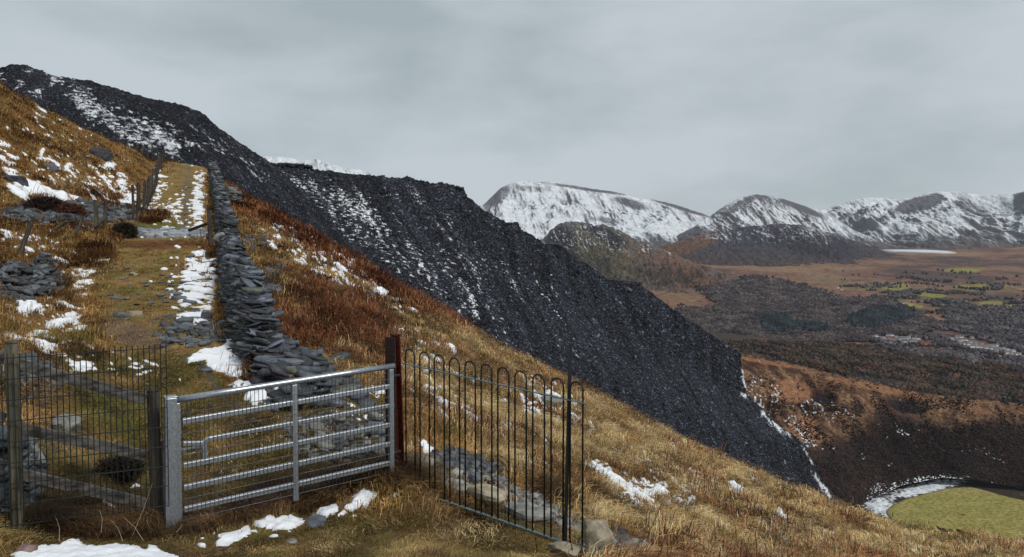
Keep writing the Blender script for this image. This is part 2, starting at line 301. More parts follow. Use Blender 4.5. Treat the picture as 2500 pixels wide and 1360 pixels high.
# --- snow lying on the ground: a real layer a few centimetres thick
snow_e = [(680, 1275, 62, 19, -10), (640, 1283, 26, 12, 0), (560, 1312, 44, 13, -25), (590, 1300, 20, 12, -40), (490, 1336, 18, 6, 0), (798, 1248, 38, 15, -30), (882, 1226, 40, 17, -35), (835, 1258, 14, 8, 0), (960, 1212, 9, 7, -30), (938, 1222, 5, 4, 0),
 (570, 838, 34, 13, -35), (505, 862, 48, 13, -20), (555, 882, 62, 24, 10), (580, 905, 30, 16, 0), (640, 962, 58, 20, -15), (610, 940, 60, 12, 0), (690, 950, 16, 14, 0), (270, 1238, 28, 14, 40), (330, 1190, 10, 8, 0), (320, 1255, 16, 6, 0),
 (195, 890, 34, 9, 5), (168, 886, 12, 7, 0), (345, 892, 8, 4, 0), (55, 826, 60, 6, 14), (105, 842, 30, 8, 12), (140, 848, 22, 5, 10), (75, 746, 42, 16, 25), (55, 760, 16, 14, 0), (155, 786, 48, 9, 0), (135, 795, 30, 8, 0), (198, 800, 20, 7, 8), (175, 770, 26, 8, 5), (30, 850, 22, 5, 8),
 (205, 690, 26, 7, 0), (198, 672, 34, 5, -6), (190, 702, 26, 5, 8), (225, 662, 30, 4, -4), (250, 636, 24, 4, -8), (205, 720, 16, 5, 0), (190, 660, 20, 4, 0),
 (70, 452, 52, 15, 22), (95, 470, 45, 9, 8), (35, 430, 30, 8, 30), (45, 468, 38, 10, 35), (150, 478, 16, 14, 40), (190, 486, 30, 6, 25), (102, 372, 6, 16, 15), (298, 444, 16, 9, 15), (270, 405, 14, 12, 20), (24, 398, 12, 5, 20), (170, 402, 12, 5, 20), (320, 482, 20, 12, 0), (310, 495, 26, 7, 20),
 (20, 575, 22, 6, 15), (48, 582, 12, 4, 15), (210, 556, 14, 4, 30), (125, 592, 8, 5, 30),
 (1480, 1155, 42, 10, 32), (1505, 1172, 26, 10, 32), (1455, 1140, 18, 9, 30), (1430, 1172, 16, 6, 20), (1560, 1205, 42, 8, 25), (1535, 1222, 34, 8, 25), (1610, 1196, 18, 12, 10), (1368, 1182, 9, 9, 0), (1396, 1127, 9, 4, 0), (1700, 1160, 25, 5, 28), (1795, 1187, 34, 6, 26), (1755, 1278, 30, 6, 12), (1905, 1252, 22, 6, 25), (1800, 1200, 20, 4, 25), (1640, 1088, 20, 5, 28), (1690, 1228, 24, 5, 35), (1650, 1240, 20, 4, 28), (1720, 1245, 20, 5, 20), (1600, 1232, 34, 4, 28), (1820, 1350, 22, 5, 20), (1975, 1278, 16, 4, 20), (2010, 1300, 14, 4, 15), (1860, 1330, 22, 4, 20),
 (1040, 1090, 22, 12, 10), (1065, 1108, 18, 8, 30), (1085, 985, 34, 5, 38), (1050, 960, 26, 4, 40), (925, 957, 20, 9, 0), (900, 948, 12, 5, 0), (1290, 1010, 20, 7, 30), (1320, 975, 18, 8, 30), (1230, 1085, 16, 5, 45), (1285, 1098, 10, 6, 30), (1330, 1090, 22, 5, 35), (1345, 960, 22, 5, 10), (1128, 1240, 6, 7, 0), (610, 1096, 0.1, .1, 0),
 (800, 580, 20, 4, 30), (935, 798, 10, 4, 0), (740, 700, 26, 4, 25), (760, 560, .1, .1, 0), (930, 712, 10, 22, -60), (820, 690, 34, 4, 25), (780, 665, 30, 4, 22), (735, 640, 30, 4, 25), (665, 600, 7, 18, -40), (680, 580, 6, 12, -50), (860, 770, 14, 4, 10), (1020, 850, 16, 4, 25), (1090, 900, 18, 4, 30), (1110, 860, 14, 4, 25)]
bottom_sn = [(38, 1342), (75, 1328), (110, 1326), (150, 1331), (190, 1324), (240, 1331), (300, 1323), (335, 1333), (352, 1345), (362, 1327), (385, 1340), (425, 1352), (440, 1372), (420, 1420), (250, 1450), (60, 1440), (20, 1380)]
wall_sn = [(592, 822), (560, 834), (520, 852), (455, 874), (468, 884), (500, 880), (503, 893), (522, 905), (545, 910), (558, 918), (598, 914), (606, 890), (602, 868), (575, 866), (562, 858), (580, 846), (600, 834)]
fleck_z = [(830, 660, 200, 60, 32, 130, 5.5, 30), (760, 590, 130, 40, 38, 60, 4.5, 35), (1000, 860, 190, 70, 30, 60, 7, 28), (1330, 990, 180, 70, 30, 60, 7, 30), (1150, 1020, 140, 70, 30, 34, 8, 35), (1560, 1200, 180, 80, 28, 70, 8.5, 26), (1850, 1270, 240, 60, 24, 70, 7, 22),
 (150, 420, 170, 60, 20, 110, 6, 25), (120, 300, 170, 60, 24, 40, 4.5, 25), (280, 450, 70, 50, 30, 50, 5.5, 25), (90, 600, 110, 60, 8, 45, 6, 15), (110, 800, 120, 70, 6, 36, 8, 8), (250, 900, 150, 40, 5, 24, 7, 4), (425, 515, 60, 60, 0, 90, 4.2, 2), (480, 470, 16, 70, 0, 50, 5, 4), (385, 450, 14, 50, 0, 34, 4.5, 0), (430, 700, 40, 80, 0, 34, 6, 4), (840, 990, 120, 50, 20, 26, 8, 10), (700, 1290, 220, 20, -8, 14, 7, -8)]
zone_sn = [(430, 530, 90, 50, 0, .26), (484, 510, 20, 80, 0, .66), (365, 500, 30, 40, 0, .42), (492, 450, 12, 50, 0, .5), (385, 450, 12, 45, 0, .36), (485, 700, 60, 125, 6, .92), (400, 573, 115, 13, 0, .55), (170, 430, 190, 70, 18, .30), (300, 480, 60, 40, 20, .5), (110, 480, 120, 26, 10, .55), (800, 660, 190, 80, 28, .30), (700, 600, 110, 70, 35, .26), (1000, 850, 240, 80, 28, .36), (1330, 980, 190, 60, 30, .40), (1150, 1010, 180, 70, 35, .38), (1560, 1180, 220, 90, 30, .46), (1830, 1250, 300, 90, 25, .38), (100, 610, 110, 60, 10, .22), (120, 330, 200, 60, 22, .12), (430, 780, 60, 40, 0, .2), (840, 960, 150, 40, 15, .3), (1150, 1180, 160, 40, 30, .14), (100, 800, 130, 70, 5, .16), (250, 900, 130, 40, 0, .12)]
def snow_field(X, Y, u, v):
    wu = u + 36 * fbm(X / .30, Y / .4, 71, 5, .62) * np.clip(9 / Y, .3, 1); wv = v + 26 * fbm(X / .24, Y / .5, 77, 5, .62) * np.clip(9 / Y, .3, 1)
    f = np.full(X.shape, -1.)
    for e in snow_e: f = np.maximum(f, ell(wu, wv, *e) * min(e[2], e[3]) / 9.0 - .10)
    f = np.maximum(f, inpoly(wu, wv * 1.0, bottom_sn) / 12.0)
    f = np.maximum(f, inpoly(u + .35 * (wu - u), v + .35 * (wv - v), wall_sn) / 10.0)
    r = np.random.default_rng(77)          # small flecks left in hollows
    for (cu, cv, ru, rv, an, n, sz, ea) in fleck_z:
        for _ in range(int(n * 1.05)):
            q = r.normal(0, .5, 2); a = math.radians(an); eu = cu + q[0] * ru * math.cos(a) - q[1] * rv * math.sin(a); ev = cv + q[0] * ru * math.sin(a) + q[1] * rv * math.cos(a); k = sz * .50 * r.choice([.7, 1, 1.6, 2.6], p=[.42, .35, .17, .06])
            c0 = np.searchsorted(na, (eu - 4 * k - 60 - U0) / F0); c1 = np.searchsorted(na, (eu + 4 * k + 60 - U0) / F0)
            if c1 - c0 < 3: continue
            w1 = u[:, c0:c1] + .30 * (wu - u)[:, c0:c1]; w2 = v[:, c0:c1] + .22 * (wv - v)[:, c0:c1]; f[:, c0:c1] = np.maximum(f[:, c0:c1], ell(w1, w2, eu, ev, k * r.uniform(1.6, 3.6), k * r.uniform(.36, .62), ea + r.normal(0, 9)) * .9 - .06)
    # speckled patches: anisotropic noise against a local threshold
    ax = (X + .45 * Y); ay = (Y - .45 * X)
    nz = fbm(ax / .8, ay / .26, 83, 4, .6) * .5 + .55 * fbm(ax / .42, ay / .15, 84, 4, .6) + .2 * fbm(X / 2.7, Y / 2.7, 85, 2)
    nt_ = fbm(X / .7, Y / .55, 87, 4, .6)                       # on the track the streaks lie across it
    tl, tr = track_u(Y); on = ((u > tl - 25) & (u < tr + 24) & (Y > 12)).astype(float)
    nz = nz * (1 - on) + nt_ * on
    d = np.zeros(X.shape)
    for (cu, cv, ru, rv, an, den) in zone_sn: d = np.maximum(d, den * smooth(0, .45, ell(u, v, cu, cv, ru, rv, an)))
    thr = .50 - .72 * d
    g = np.where(d > .02, (nz - thr) * 2.2, -1)
    gl = np.interp(v, [400, 440, 500, 560], [458, 458, 455, 452]); g = np.where((np.abs(u - gl + 14 * fbm(X / .6, Y / 1.1, 99, 3)) < np.interp(v, [400, 560], [5, 14])) & (v < 560) & (on > 0), -1, g)
    g = np.where((wu > 255) & (wu + 26 * nt_ < 442) & (v > 612) & (v < 780), -1, g)
    return np.maximum(f, g)
sf = snow_field(gX, gY, gu, gv)
SLW = .55 * smooth(-40, 60, gu - np.interp(gv, [450, 600, 880, 960, 1340], [560, 620, 720, 1000, 1420]))
thick = (1 + 1.2 * SLW) * np.where(sf > 0, (1 - np.exp(-sf * 2.2)) * .020 * np.clip(gY / 9, .9, 3.2), -.03) 
sZ = gZ + np.where(sf > 0, thick + .006, -.04) + np.where(sf > 0, .012 * fbm(gX / .16, gY / .16, 91, 2), 0)
keep = (sf > 0); q = gridquads(*A_.shape); kq = keep.ravel()[q].any(1); q = q[kq]
used = np.zeros(A_.size, bool); used[q.ravel()] = True; rm = np.cumsum(used) - 1
SV = np.stack([gX, gY, sZ], -1).reshape(-1, 3)[used]
snow = npmesh('snow', SV, rm[q], col=mixc(np.tile((.60, .61, .62), (len(SV), 1)), (.80, .83, .88), smooth(0, .5, sf.ravel()[used])), mat=M['snow'], smooth_=True)
tag(snow, 'thin patches of melting white snow lying on the grass and track', 'snow', kind='stuff')
# ---------------------------------------------------------------- far surfaces: patches spanned by four measured edges
def edge(pts, n, bias=None):
    p = np.asarray(pts, float); W = P(p[:, 0], p[:, 1], p[:, 2]); d = np.r_[0, np.cumsum(np.hypot(*(np.diff(p[:, :2], axis=0).T)) + 1e-6)]
    s = np.linspace(0, d[-1], n) if bias is None else bias * d[-1]
    return np.stack([np.interp(s, d, W[:, k]) for k in range(3)], -1)
def coons(top, bot, left, right, n, m):
    """n columns along top and bottom, m rows from top to bottom"""
    T, B, Lf, R = edge(top, n), edge(bot, n), edge(left, m), edge(right, m)
    s = np.linspace(0, 1, n)[None, :, None]; t = np.linspace(0, 1, m)[:, None, None]
    S = (1 - t) * T[None] + t * B[None] + (1 - s) * Lf[:, None] + s * R[:, None]
    S = S - ((1 - s) * (1 - t) * T[0] + s * (1 - t) * T[-1] + (1 - s) * t * B[0] + s * t * B[-1])
    return S
def with_back(S, back, drop, rows=10, left=0):
    """give a crest its far side: rows that run on behind it and fall away"""
    crest = S[0]; k = np.linspace(1, 0, rows + 1)[:-1][:, None, None]
    B = crest[None] + k * np.array([left, back, 0.])[None, None]; B[..., 2] -= (k[..., 0] ** 1.5) * drop
    return np.concatenate([B, S], 0)
def normals(S):
    gy = np.gradient(S, axis=0); gx = np.gradient(S, axis=1); n = np.cross(gy, gx); n /= np.linalg.norm(n, axis=-1, keepdims=True) + 1e-9
    return np.where(n[..., 2:] < 0, -n, n)
def resample_rows(pts): return pts

# slate tips ------------------------------------------------------
def chute(S):
    X, Y, Z = S[..., 0], S[..., 1], S[..., 2]; a = X * .88 + Y * .48; return fbm((a + 6 * fbm(X / 40, Z / 40, 911, 2)) / 7, Z / 60, 900, 4) * 1.6
def tip_col(S, u, v, band, streak, base=(.015, .016, .021)):
    X, Y, Z = S[..., 0], S[..., 1], S[..., 2]
    c = np.array(base) * np.ones(X.shape + (1,)); n = fbm(X / 20, Z / 9 + Y / 25, 5, 4); c = c * (1 + .5 * n[..., None]) * (1 + .9 * np.clip(chute(S), -.8, 1)[..., None])
    return c
# first tip: the high slope behind the track
topA = [(-420, 190, 210), (-150, 150, 215), (-40, 172, 218), (0, 168, 220), (30, 158, 222), (65, 160, 224), (100, 176, 226), (130, 187, 228), (180, 193, 230), (232, 201, 232), (300, 222, 235), (345, 236, 236), (400, 250, 238), (455, 261, 240), (500, 287, 242), (540, 318, 244), (590, 352, 246), (640, 386, 250), (690, 420, 252), (760, 500, 250), (860, 600, 246), (980, 700, 240), (1120, 800, 236), (1260, 900, 232), (1380, 990, 230)]
botA = [(-420, 420, 120), (0, 420, 105), (250, 440, 84), (400, 440, 80), (500, 455, 78), (600, 520, 88), (700, 620, 98), (850, 740, 110), (1000, 860, 120), (1150, 960, 130), (1380, 1130, 140)]
NAc, NAr = 620, 300
SA = coons(topA, botA, [(-420, 190, 210), (-420, 420, 120)], [(1380, 990, 230), (1380, 1130, 140)], NAc, NAr)
def tip_rough(S, amp, seed, sc=1.):
    X, Y, Z = S[..., 0], S[..., 1], S[..., 2]
    e = smooth(0, .06, np.linspace(0, 1, S.shape[0]))[:, None] * .75 + .25
    S = S.copy(); nrm = normals(S)
    d = amp * (fbm(X / (14 * sc), (Y + Z) / (14 * sc), seed, 4) * 1.6 * e + .8 * fbm(X / 3. / sc, (Y * .7 + Z) / 3. / sc, seed + 5, 4) + .35 * perlin(X / .9 / sc, (Y * .7 + Z) / .9 / sc, seed + 7))
    return S + nrm * d[..., None]
SA = tip_rough(SA, 1.0, 100)
# benches and scarps seen high on the left
uA, vA = proj(SA)
SA = with_back(SA, 60, 45)
# second tip: flat-topped, falling to the valley floor
topB = [(560, 330, 330), (600, 372, 335), (660, 399, 338), (700, 402, 338), (760, 406, 340), (768, 414, 339), (860, 424, 344), (930, 430, 346), (1000, 434, 348), (1050, 444, 350), (1108, 452, 352), (1132, 461, 353), (1142, 482, 355), (1180, 512, 362), (1240, 545, 372), (1262, 545, 374), (1275, 560, 376), (1332, 596, 388), (1372, 600, 392), (1385, 614, 394), (1462, 664, 410), (1480, 678, 412), (1560, 690, 425), (1575, 704, 428), (1640, 752, 445), (1730, 812, 475), (1808, 862, 510)]
rightB = [(1808, 862, 510), (1814, 905, 512), (1822, 960, 518), (1870, 1010, 520), (1915, 1050, 524), (1962, 1085, 528), (1985, 1130, 540), (2010, 1175, 552), (2045, 1215, 562), (2068, 1238, 568)]
botB = [(560, 620, 190), (750, 720, 205), (950, 860, 220), (1150, 970, 240), (1400, 1100, 275), (1700, 1230, 340), (1900, 1290, 420), (2068, 1238, 568)]
leftB = [(560, 330, 330), (560, 620, 190)]
NBc, NBr = 760, 420
SB = coons(topB, botB, leftB, rightB, NBc, NBr); SB = tip_rough(SB, 1.25, 140, 1.3)
uB, vB = proj(SB)
SB = with_back(SB, 90, 30)
uA, vA = proj(SA); uB, vB = proj(SB)
# snow caught in the waste: bands and down-slope streaks
def streak(S, seed, k, ang):
    X, Y, Z = S[..., 0], S[..., 1], S[..., 2]
    a = X * math.cos(ang) + Y * math.sin(ang)      # across the fall
    wv_ = fbm(X / 30, Z / 30, seed + 3, 2) * 5
    return fbm((a + wv_) / k, Z / (k * 7), seed, 4)
def tip_snow(S, u, v, zones_, seed, ang, k=3.2):
    X, Y, Z = S[..., 0], S[..., 1], S[..., 2]
    d = np.zeros(u.shape)
    for (cu, cv, ru, rv, an, den) in zones_: d = np.maximum(d, den * smooth(0, .55, ell(u, v, cu, cv, ru, rv, an)))
    s1 = .55 * streak(S, seed, k, ang) + .75 * fbm(X / 2.0, (Z + .4 * Y) / 1.0, seed + 9, 4)
    return smooth(0, .10, s1 - (.47 - .54 * d)) * (d > .02)
zA = [(e0) for e0 in [] ] + [(60, 215, 190, 26, 18, .62), (210, 240, 150, 40, 26, .7), (330, 310, 190, 60, 24, .85), (420, 330, 120, 40, 25, .6), (110, 180, 110, 10, 12, .55), (520, 350, 150, 26, 30, .55), (600, 400, 150, 22, 34, .55), (430, 290, 100, 30, 30, .4), (250, 380, 120, 20, 20, .5), (560, 330, 90, 14, 38, .35)]
zB = [(700, 440, 90, 26, 25, .95), (780, 480, 120, 40, 35, .75), (900, 540, 170, 90, 35, .6), (980, 620, 200, 70, 42, .62), (1080, 680, 190, 50, 48, .65), (1150, 720, 120, 60, 45, .5), (1000, 480, 120, 30, 15, .42), (1120, 600, 180, 60, 45, .45), (1300, 700, 160, 60, 42, .3), (1200, 800, 110, 60, 45, .3), (1370, 830, 80, 60, 40, .28), (850, 620, 100, 40, 40, .5)]
def toe_snow(u, v): return np.maximum.reduce([ell(u, v, 1822, 930, 16, 46, -8), ell(u, v, 1890, 1035, 60, 12, 40), ell(u, v, 1975, 1110, 44, 9, 62), ell(u, v, 2010, 1190, 60, 8, 55), ell(u, v, 1820, 965, 20, 14, 0)])
sA = tip_snow(SA, uA, vA, zA, 200, .5); sB = tip_snow(SB, uB, vB, zB, 230, .45, 4.5)
sB = np.maximum(sB, smooth(.0, .35, toe_snow(uB, vB) - .3 + .9 * fbm(SB[..., 0] / 5, SB[..., 2] / 4, 241, 3)))
SNOWC = np.array((.72, .75, .80))
cA = mixc(tip_col(SA, uA, vA, 0, 0), SNOWC, sA); cB = mixc(tip_col(SB, uB, vB, 0, 0, (.015, .017, .023)), SNOWC, sB)
tipA = npmesh('slate_tip', SA, gridquads(*SA.shape[:2]), col=cA.reshape(-1, 3), mat=M['tip'], smooth_=False)
tag(tipA, 'dark slate waste slope rising behind the end of the track', kind='structure')
tipB = npmesh('slate_tip', SB, gridquads(*SB.shape[:2]), col=cB.reshape(-1, 3), mat=M['tip'], smooth_=False)
tag(tipB, 'flat-topped slate waste tip running down to the valley floor', kind='structure')

def slabs(C, nrm, yaw, l, w_, t, k=4, jit=.25, r=rng, inset=(.75, 1.0)):
    """N rough plates: centres C, plate normals nrm, k corners; returns verts (N,2k,3)"""
    C = np.asarray(C, float); n = len(C); nrm = nrm / np.linalg.norm(nrm, axis=1, keepdims=True)
    ref = np.stack([np.cos(yaw), np.sin(yaw), np.zeros(n)], -1); ax = ref - nrm * (ref * nrm).sum(1, keepdims=True); ax /= np.linalg.norm(ax, axis=1, keepdims=True) + 1e-9
    ay = np.cross(nrm, ax); ang = (np.arange(k) + .5) / k * 2 * math.pi + r.uniform(-jit, jit, (n, k)) * (2 * math.pi / k)
    rad = r.uniform(.82, 1.18, (n, k)) * (1.25 if k == 4 else 1.0)
    px = np.cos(ang) * rad * np.reshape(l, (-1, 1)) / 2; py = np.sin(ang) * rad * np.reshape(w_, (-1, 1)) / 2
    ins = r.uniform(inset[0], inset[1], (n, k)); th = np.reshape(t, (-1, 1)) * np.ones((n, k))
    def pt(a, b, c): return C[:, None] + a[..., None] * ax[:, None] + b[..., None] * ay[:, None] + c[..., None] * nrm[:, None]
    bot = pt(px, py, -th / 2 + r.uniform(-.1, .1, (n, k)) * th); top = pt(px * ins, py * ins, th / 2 + r.uniform(-.18, .18, (n, k)) * th)
    return np.concatenate([bot, top], 1)
def slab_mesh(name, V, col, mat, parent=None):
    n, kk, _ = V.shape; k = kk // 2; base = (np.arange(n) * kk)[:, None]
    qs = [np.stack([base[:, 0] + i, base[:, 0] + (i + 1) % k, base[:, 0] + k + (i + 1) % k, base[:, 0] + k + i], -1) for i in range(k)]
    tr = [np.stack([base[:, 0] + k, base[:, 0] + k + i, base[:, 0] + k + i + 1], -1) for i in range(1, k - 1)] + [np.stack([base[:, 0], base[:, 0] + i + 1, base[:, 0] + i], -1) for i in range(1, k - 1)]
    c = np.repeat(np.asarray(col)[:, None], kk, 1).reshape(-1, 3)
    return npmesh(name, V.reshape(-1, 3), np.concatenate(qs), np.concatenate(tr), col=c, mat=mat, parent=parent)
def cell_area(S):
    u, v = proj(S); du1 = u[1:, :-1] - u[:-1, :-1]; dv1 = v[1:, :-1] - v[:-1, :-1]; du2 = u[:-1, 1:] - u[:-1, :-1]; dv2 = v[:-1, 1:] - v[:-1, :-1]
    return du1 * dv2 - dv1 * du2
def pick(S, wgt, n, r=rng):
    """n random points on a grid surface, cell weights wgt; returns points, flat cell ids"""
    p = np.clip(wgt, 0, None).ravel(); p = p / p.sum(); ids = r.choice(p.size, n, p=p); j, i = np.unravel_index(ids, wgt.shape)
    a = r.random(n)[:, None]; b = r.random(n)[:, None]
    return (S[j, i] * (1 - a) * (1 - b) + S[j + 1, i] * a * (1 - b) + S[j, i + 1] * (1 - a) * b + S[j + 1, i + 1] * a * b), j, i
def shard_field(name, S, u, v, sn, n, label, px=(1.1, 3.3), sign=None):
    ar = cell_area(S); sg = np.sign(np.median(ar)); wgt = np.clip(ar * sg, 0, None) + .0006; uu, vv = u[:-1, :-1], v[:-1, :-1]
    wgt = wgt * ((uu > -250) & (uu < 2300)) * (1 - .72 * sn[:-1, :-1])
    pts, j, i = pick(S, wgt, n); n0 = normals(S)[j, i]; nn = n0 + rng.normal(0, .42, (n, 3)); sz = rng.uniform(px[0], px[1], n) ** 1.0 * pts[:, 1] / F0 * rng.choice([.75, 1.1, 1.9, 2.8], n, p=[.62, .325, .05, .005])
    V = slabs(pts, nn, np.arctan2(n0[:, 1], n0[:, 0]) + rng.normal(0, .5, n), sz * rng.uniform(1.1, 2.8, n), sz, sz * rng.uniform(.25, .6, n), 4)
    g = rng.choice([.35, 1.0, 2.3, 4.2, 7.0], n, p=[.28, .30, .25, .14, .03])[:, None]; c = np.array((.0175, .0195, .027)) * g * (1 + .7 * np.clip(chute(pts), -.8, 1))[:, None] * rng.uniform(.8, 1.2, (n, 1))
    o = slab_mesh(name, V, c, M['shard']); return tag(o, label, 'slate waste', kind='stuff')
shard_field('slate_scree', SA, uA, vA, sA, 56000, 'loose dark slate shards covering the higher waste slope')
shard_field('slate_scree', SB, uB, vB, sB, 110000, 'loose blue grey slate shards covering the flat-topped tip')

# retaining walls along the tip's benches ---------------------------
def bench_wall(pts, h, label, name='retaining_wall'):
    W = P(*np.array(pts, float).T); n = 0; Vs = []; cs = []
    for a, b in zip(W[:-1], W[1:]):
        ln = np.linalg.norm(b - a); m = max(2, int(ln / 1.6)); rows = max(2, int(h / .8))
        t = (np.arange(m) + .5) / m; C = a + (b - a) * t[:, None]
        for r_ in range(rows):
            c = C.copy(); c[:, 2] += -h + (r_ + .5) * h / rows; c += rng.normal(0, .18, c.shape)
            yaw = math.atan2(b[1] - a[1], b[0] - a[0]); Vs.append(slabs(c, np.tile((0, 0, 1.), (m, 1)) + rng.normal(0, .06, (m, 3)), np.full(m, yaw), np.full(m, 2.3), np.full(m, 3.0), np.full(m, h / rows * 1.25), 4, .1))
            cs.append(np.array((.02, .021, .028)) * rng.uniform(.6, 1.6, (m, 1)))
    o = slab_mesh(name, np.concatenate(Vs), np.concatenate(cs), M['shard']); return tag(o, label, 'wall')
bench_wall([(650, 400, 334), (700, 399, 334), (762, 403, 336)], 4.2, 'dark dry-stone retaining wall at the near end of the flat-topped tip')
bench_wall([(1090, 450, 351), (1132, 458, 352)], 4.5, 'squared-off slate wall on the cliff-like corner of the flat-topped tip')
bench_wall([(1236, 543, 371), (1264, 543, 374)], 2.6, 'short black wall stub on the tip edge just above the lower bench')
bench_wall([(1335, 596, 388), (1376, 599, 392)], 2.6, 'middle black wall stub on the edge of the slate tip')
bench_wall([(1478, 681, 412), (1520, 684, 418), (1562, 689, 425)], 3.0, 'long low slate wall on the lowest bench of the tip edge')

# mountains ---------------------------------------------------------
def mountain(name, label, top, bot, n, m, amp, seed, snowline, snow_amt, col=(.10, .10, .112), brown=(.11, .085, .072), back=900, drop=500, fold=900., dark=(), cover=None, mat='mountain', ns=1., drip=1.):
    S = coons(top, bot, [top[0], bot[0]], [top[-1], bot[-1]], n, m); X, Y = S[..., 0], S[..., 1]
    t = np.linspace(0, 1, m)[:, None]; e = smooth(-.02, .2, t) * (1 - .5 * smooth(.7, 1, t))
    w1 = 220 * fbm(X / 1400, Y / 1400, seed + 9, 2)
    if ns < 1: Y = Y + 1.6 * S[..., 2]
    d = amp * (ridged((X + w1) / fold, (Y - w1) / (fold * 1.7), seed, 5, .5) * .8 - .75 + .2 * fbm(X / (fold * .2), Y / (fold * .3), seed + 4, 3))
    gul = ridged((X + .7 * w1 + .15 * Y) / (fold * .2), (Y + .3 * X) / (fold * 1.1), seed + 21, 4, .55); d = d + drip * amp * (.34 if ns == 1 else .15) * (gul - .6)
    dfine = amp * (.10 if ns == 1 else .3) * fbm(X / (fold * .06), Y / (fold * .10), seed + 31, 4, .6)
    S = S.copy(); S[..., 2] += d * e + dfine * (.35 + .65 * e)
    nz = normals(S); slope = 1 - nz[..., 2]; u, v = proj(S); Z = S[..., 2]
    # snow keeps off rock ribs, wind-scoured crests and the low ground
    X = X / ns; Y = (Y / ns); Z = Z / ns * (1 if ns == 1 else .2); lf = fbm(X / 420, Y / 700, seed + 50, 4); mf = fbm((X + .5 * Z) / 110, (Y * .6 + Z * 1.2 if ns < 1 else Y - Z) / (300 if ns == 1 else 120), seed + 60, 5, .65); wq = 70 * fbm(X / 260, (Y + Z) / 260, seed + 81, 2); ff = .7 * ridged((X + wq) / 52, (Y * .5 + (Z if ns < 1 else -Z) + wq) / 70, seed + 70, 4, .65) - .12 + .4 * fbm((X + wq) / 20, Z / 14, seed + 75, 3, .7)
    lowv = snowline(u) if callable(snowline) else snowline
    k = snow_amt + .08 + .6 * lf + .75 * mf + drip * (.75 * ff - .22 * (gul - .25)) - .2 * (1 - smooth(.0, .12, t)) + .28 * smooth(.15, .55, t) + .9 * (nz[..., 0] * .5 - .0) - 1.1 * (slope - .18) + d / amp * -.10
    k = k - smooth(-35, 45, v - lowv + 12 * lf) * 1.7
    for (cu, cv, ru, rv, an, am) in dark: k = k - am * smooth(-.15, .6, ell(u, v, cu, cv, ru, rv, an) + .55 * mf + .45 * ff)
    s = smooth(-.34, .42, k)
    rawn = fbm(S[..., 0] / 14, (S[..., 1] + S[..., 2]) / 14, seed + 90, 4, .65) if ns < 1 else 0 * mf; k = k + .9 * rawn; s = smooth(-.34, .42, k)
    c = np.array(col) * (1 + .35 * (mf + ff)[..., None]); c = mixc(c, np.array(brown) * (1 + .4 * ff[..., None]), smooth(-10, 50, v - lowv + 22 * lf + 10 * mf) * .8)
    if cover: c = cover(c, u, v, X, Y, lf, mf, ff)
    c = c * (1 + 1.0 * np.clip(rawn, -.7, 1)[..., None]); c = mixc(c, (.62, .65, .69), s)
    if back: S = with_back(S, back, drop, 8); c = np.concatenate([np.repeat(c[:1], 8, 0), c], 0)
    o = npmesh(name, S, gridquads(*S.shape[:2]), col=np.clip(c, 0, 1).reshape(-1, 3), mat=M[mat], smooth_=True)
    tag(o, label, kind='structure'); return S, c
mountain('mountain', 'pale snowy summit fading into cloud behind the slate tip',
    [(560, 400, 6100), (650, 380, 6000), (700, 384, 6000), (740, 391, 6000), (775, 388, 6000), (815, 402, 6000), (850, 411, 6000), (880, 413, 6000), (905, 424, 6000), (960, 450, 6000), (1100, 500, 6000)],
    [(560, 620, 5000), (1100, 640, 5000)], 240, 70, 160, 300, 700, .45, col=(.16, .17, .19), fold=700)
mountain('mountain', 'broad snow-covered mountain left of the distant range',
    [(1080, 560, 5600), (1150, 520, 5600), (1180, 500, 5650), (1200, 480, 5700), (1222, 458, 5750), (1250, 447, 5800), (1280, 441, 5850), (1310, 444, 5850), (1345, 443, 5850), (1400, 452, 5850), (1440, 460, 5850), (1500, 467, 5850), (1560, 484, 5800), (1600, 488, 5800), (1650, 500, 5750), (1700, 516, 5700), (1730, 527, 5700), (1800, 560, 5600), (1900, 590, 5500)],
    [(1080, 640, 4300), (1300, 630, 4200), (1500, 610, 4300), (1700, 605, 4400), (1900, 620, 4400)], 560, 210, 170, 310, lambda u: np.interp(u, [1100, 1300, 1500, 1700, 1800], [600, 602, 600, 585, 575]), .10, drip=.5, dark=[(1215, 480, 34, 18, -40, .5), (1300, 462, 50, 8, 5, .4), (1440, 462, 120, 5, 8, .7), (1540, 497, 50, 12, 15, .7), (1650, 502, 90, 7, 18, .8), (1490, 540, 40, 10, 10, .5)])
mountain('mountain', 'domed snow-streaked mountain in the middle of the distant range',
    [(1620, 590, 5000), (1690, 556, 5050), (1730, 530, 5150), (1760, 508, 5200), (1790, 490, 5250), (1815, 479, 5300), (1850, 474, 5300), (1885, 479, 5300), (1920, 487, 5300), (1960, 501, 5300), (2000, 513, 5300), (2040, 530, 5300), (2090, 565, 5200), (2180, 600, 5000)],
    [(1620, 625, 4200), (1800, 610, 4200), (2000, 612, 4200), (2180, 625, 4200)], 520, 180, 160, 330, lambda u: np.interp(u, [1650, 1800, 1900, 2000, 2100], [570, 575, 575, 585, 595]), -.06, dark=[(1800, 505, 50, 9, -30, .5), (1960, 510, 60, 8, 22, .7)])
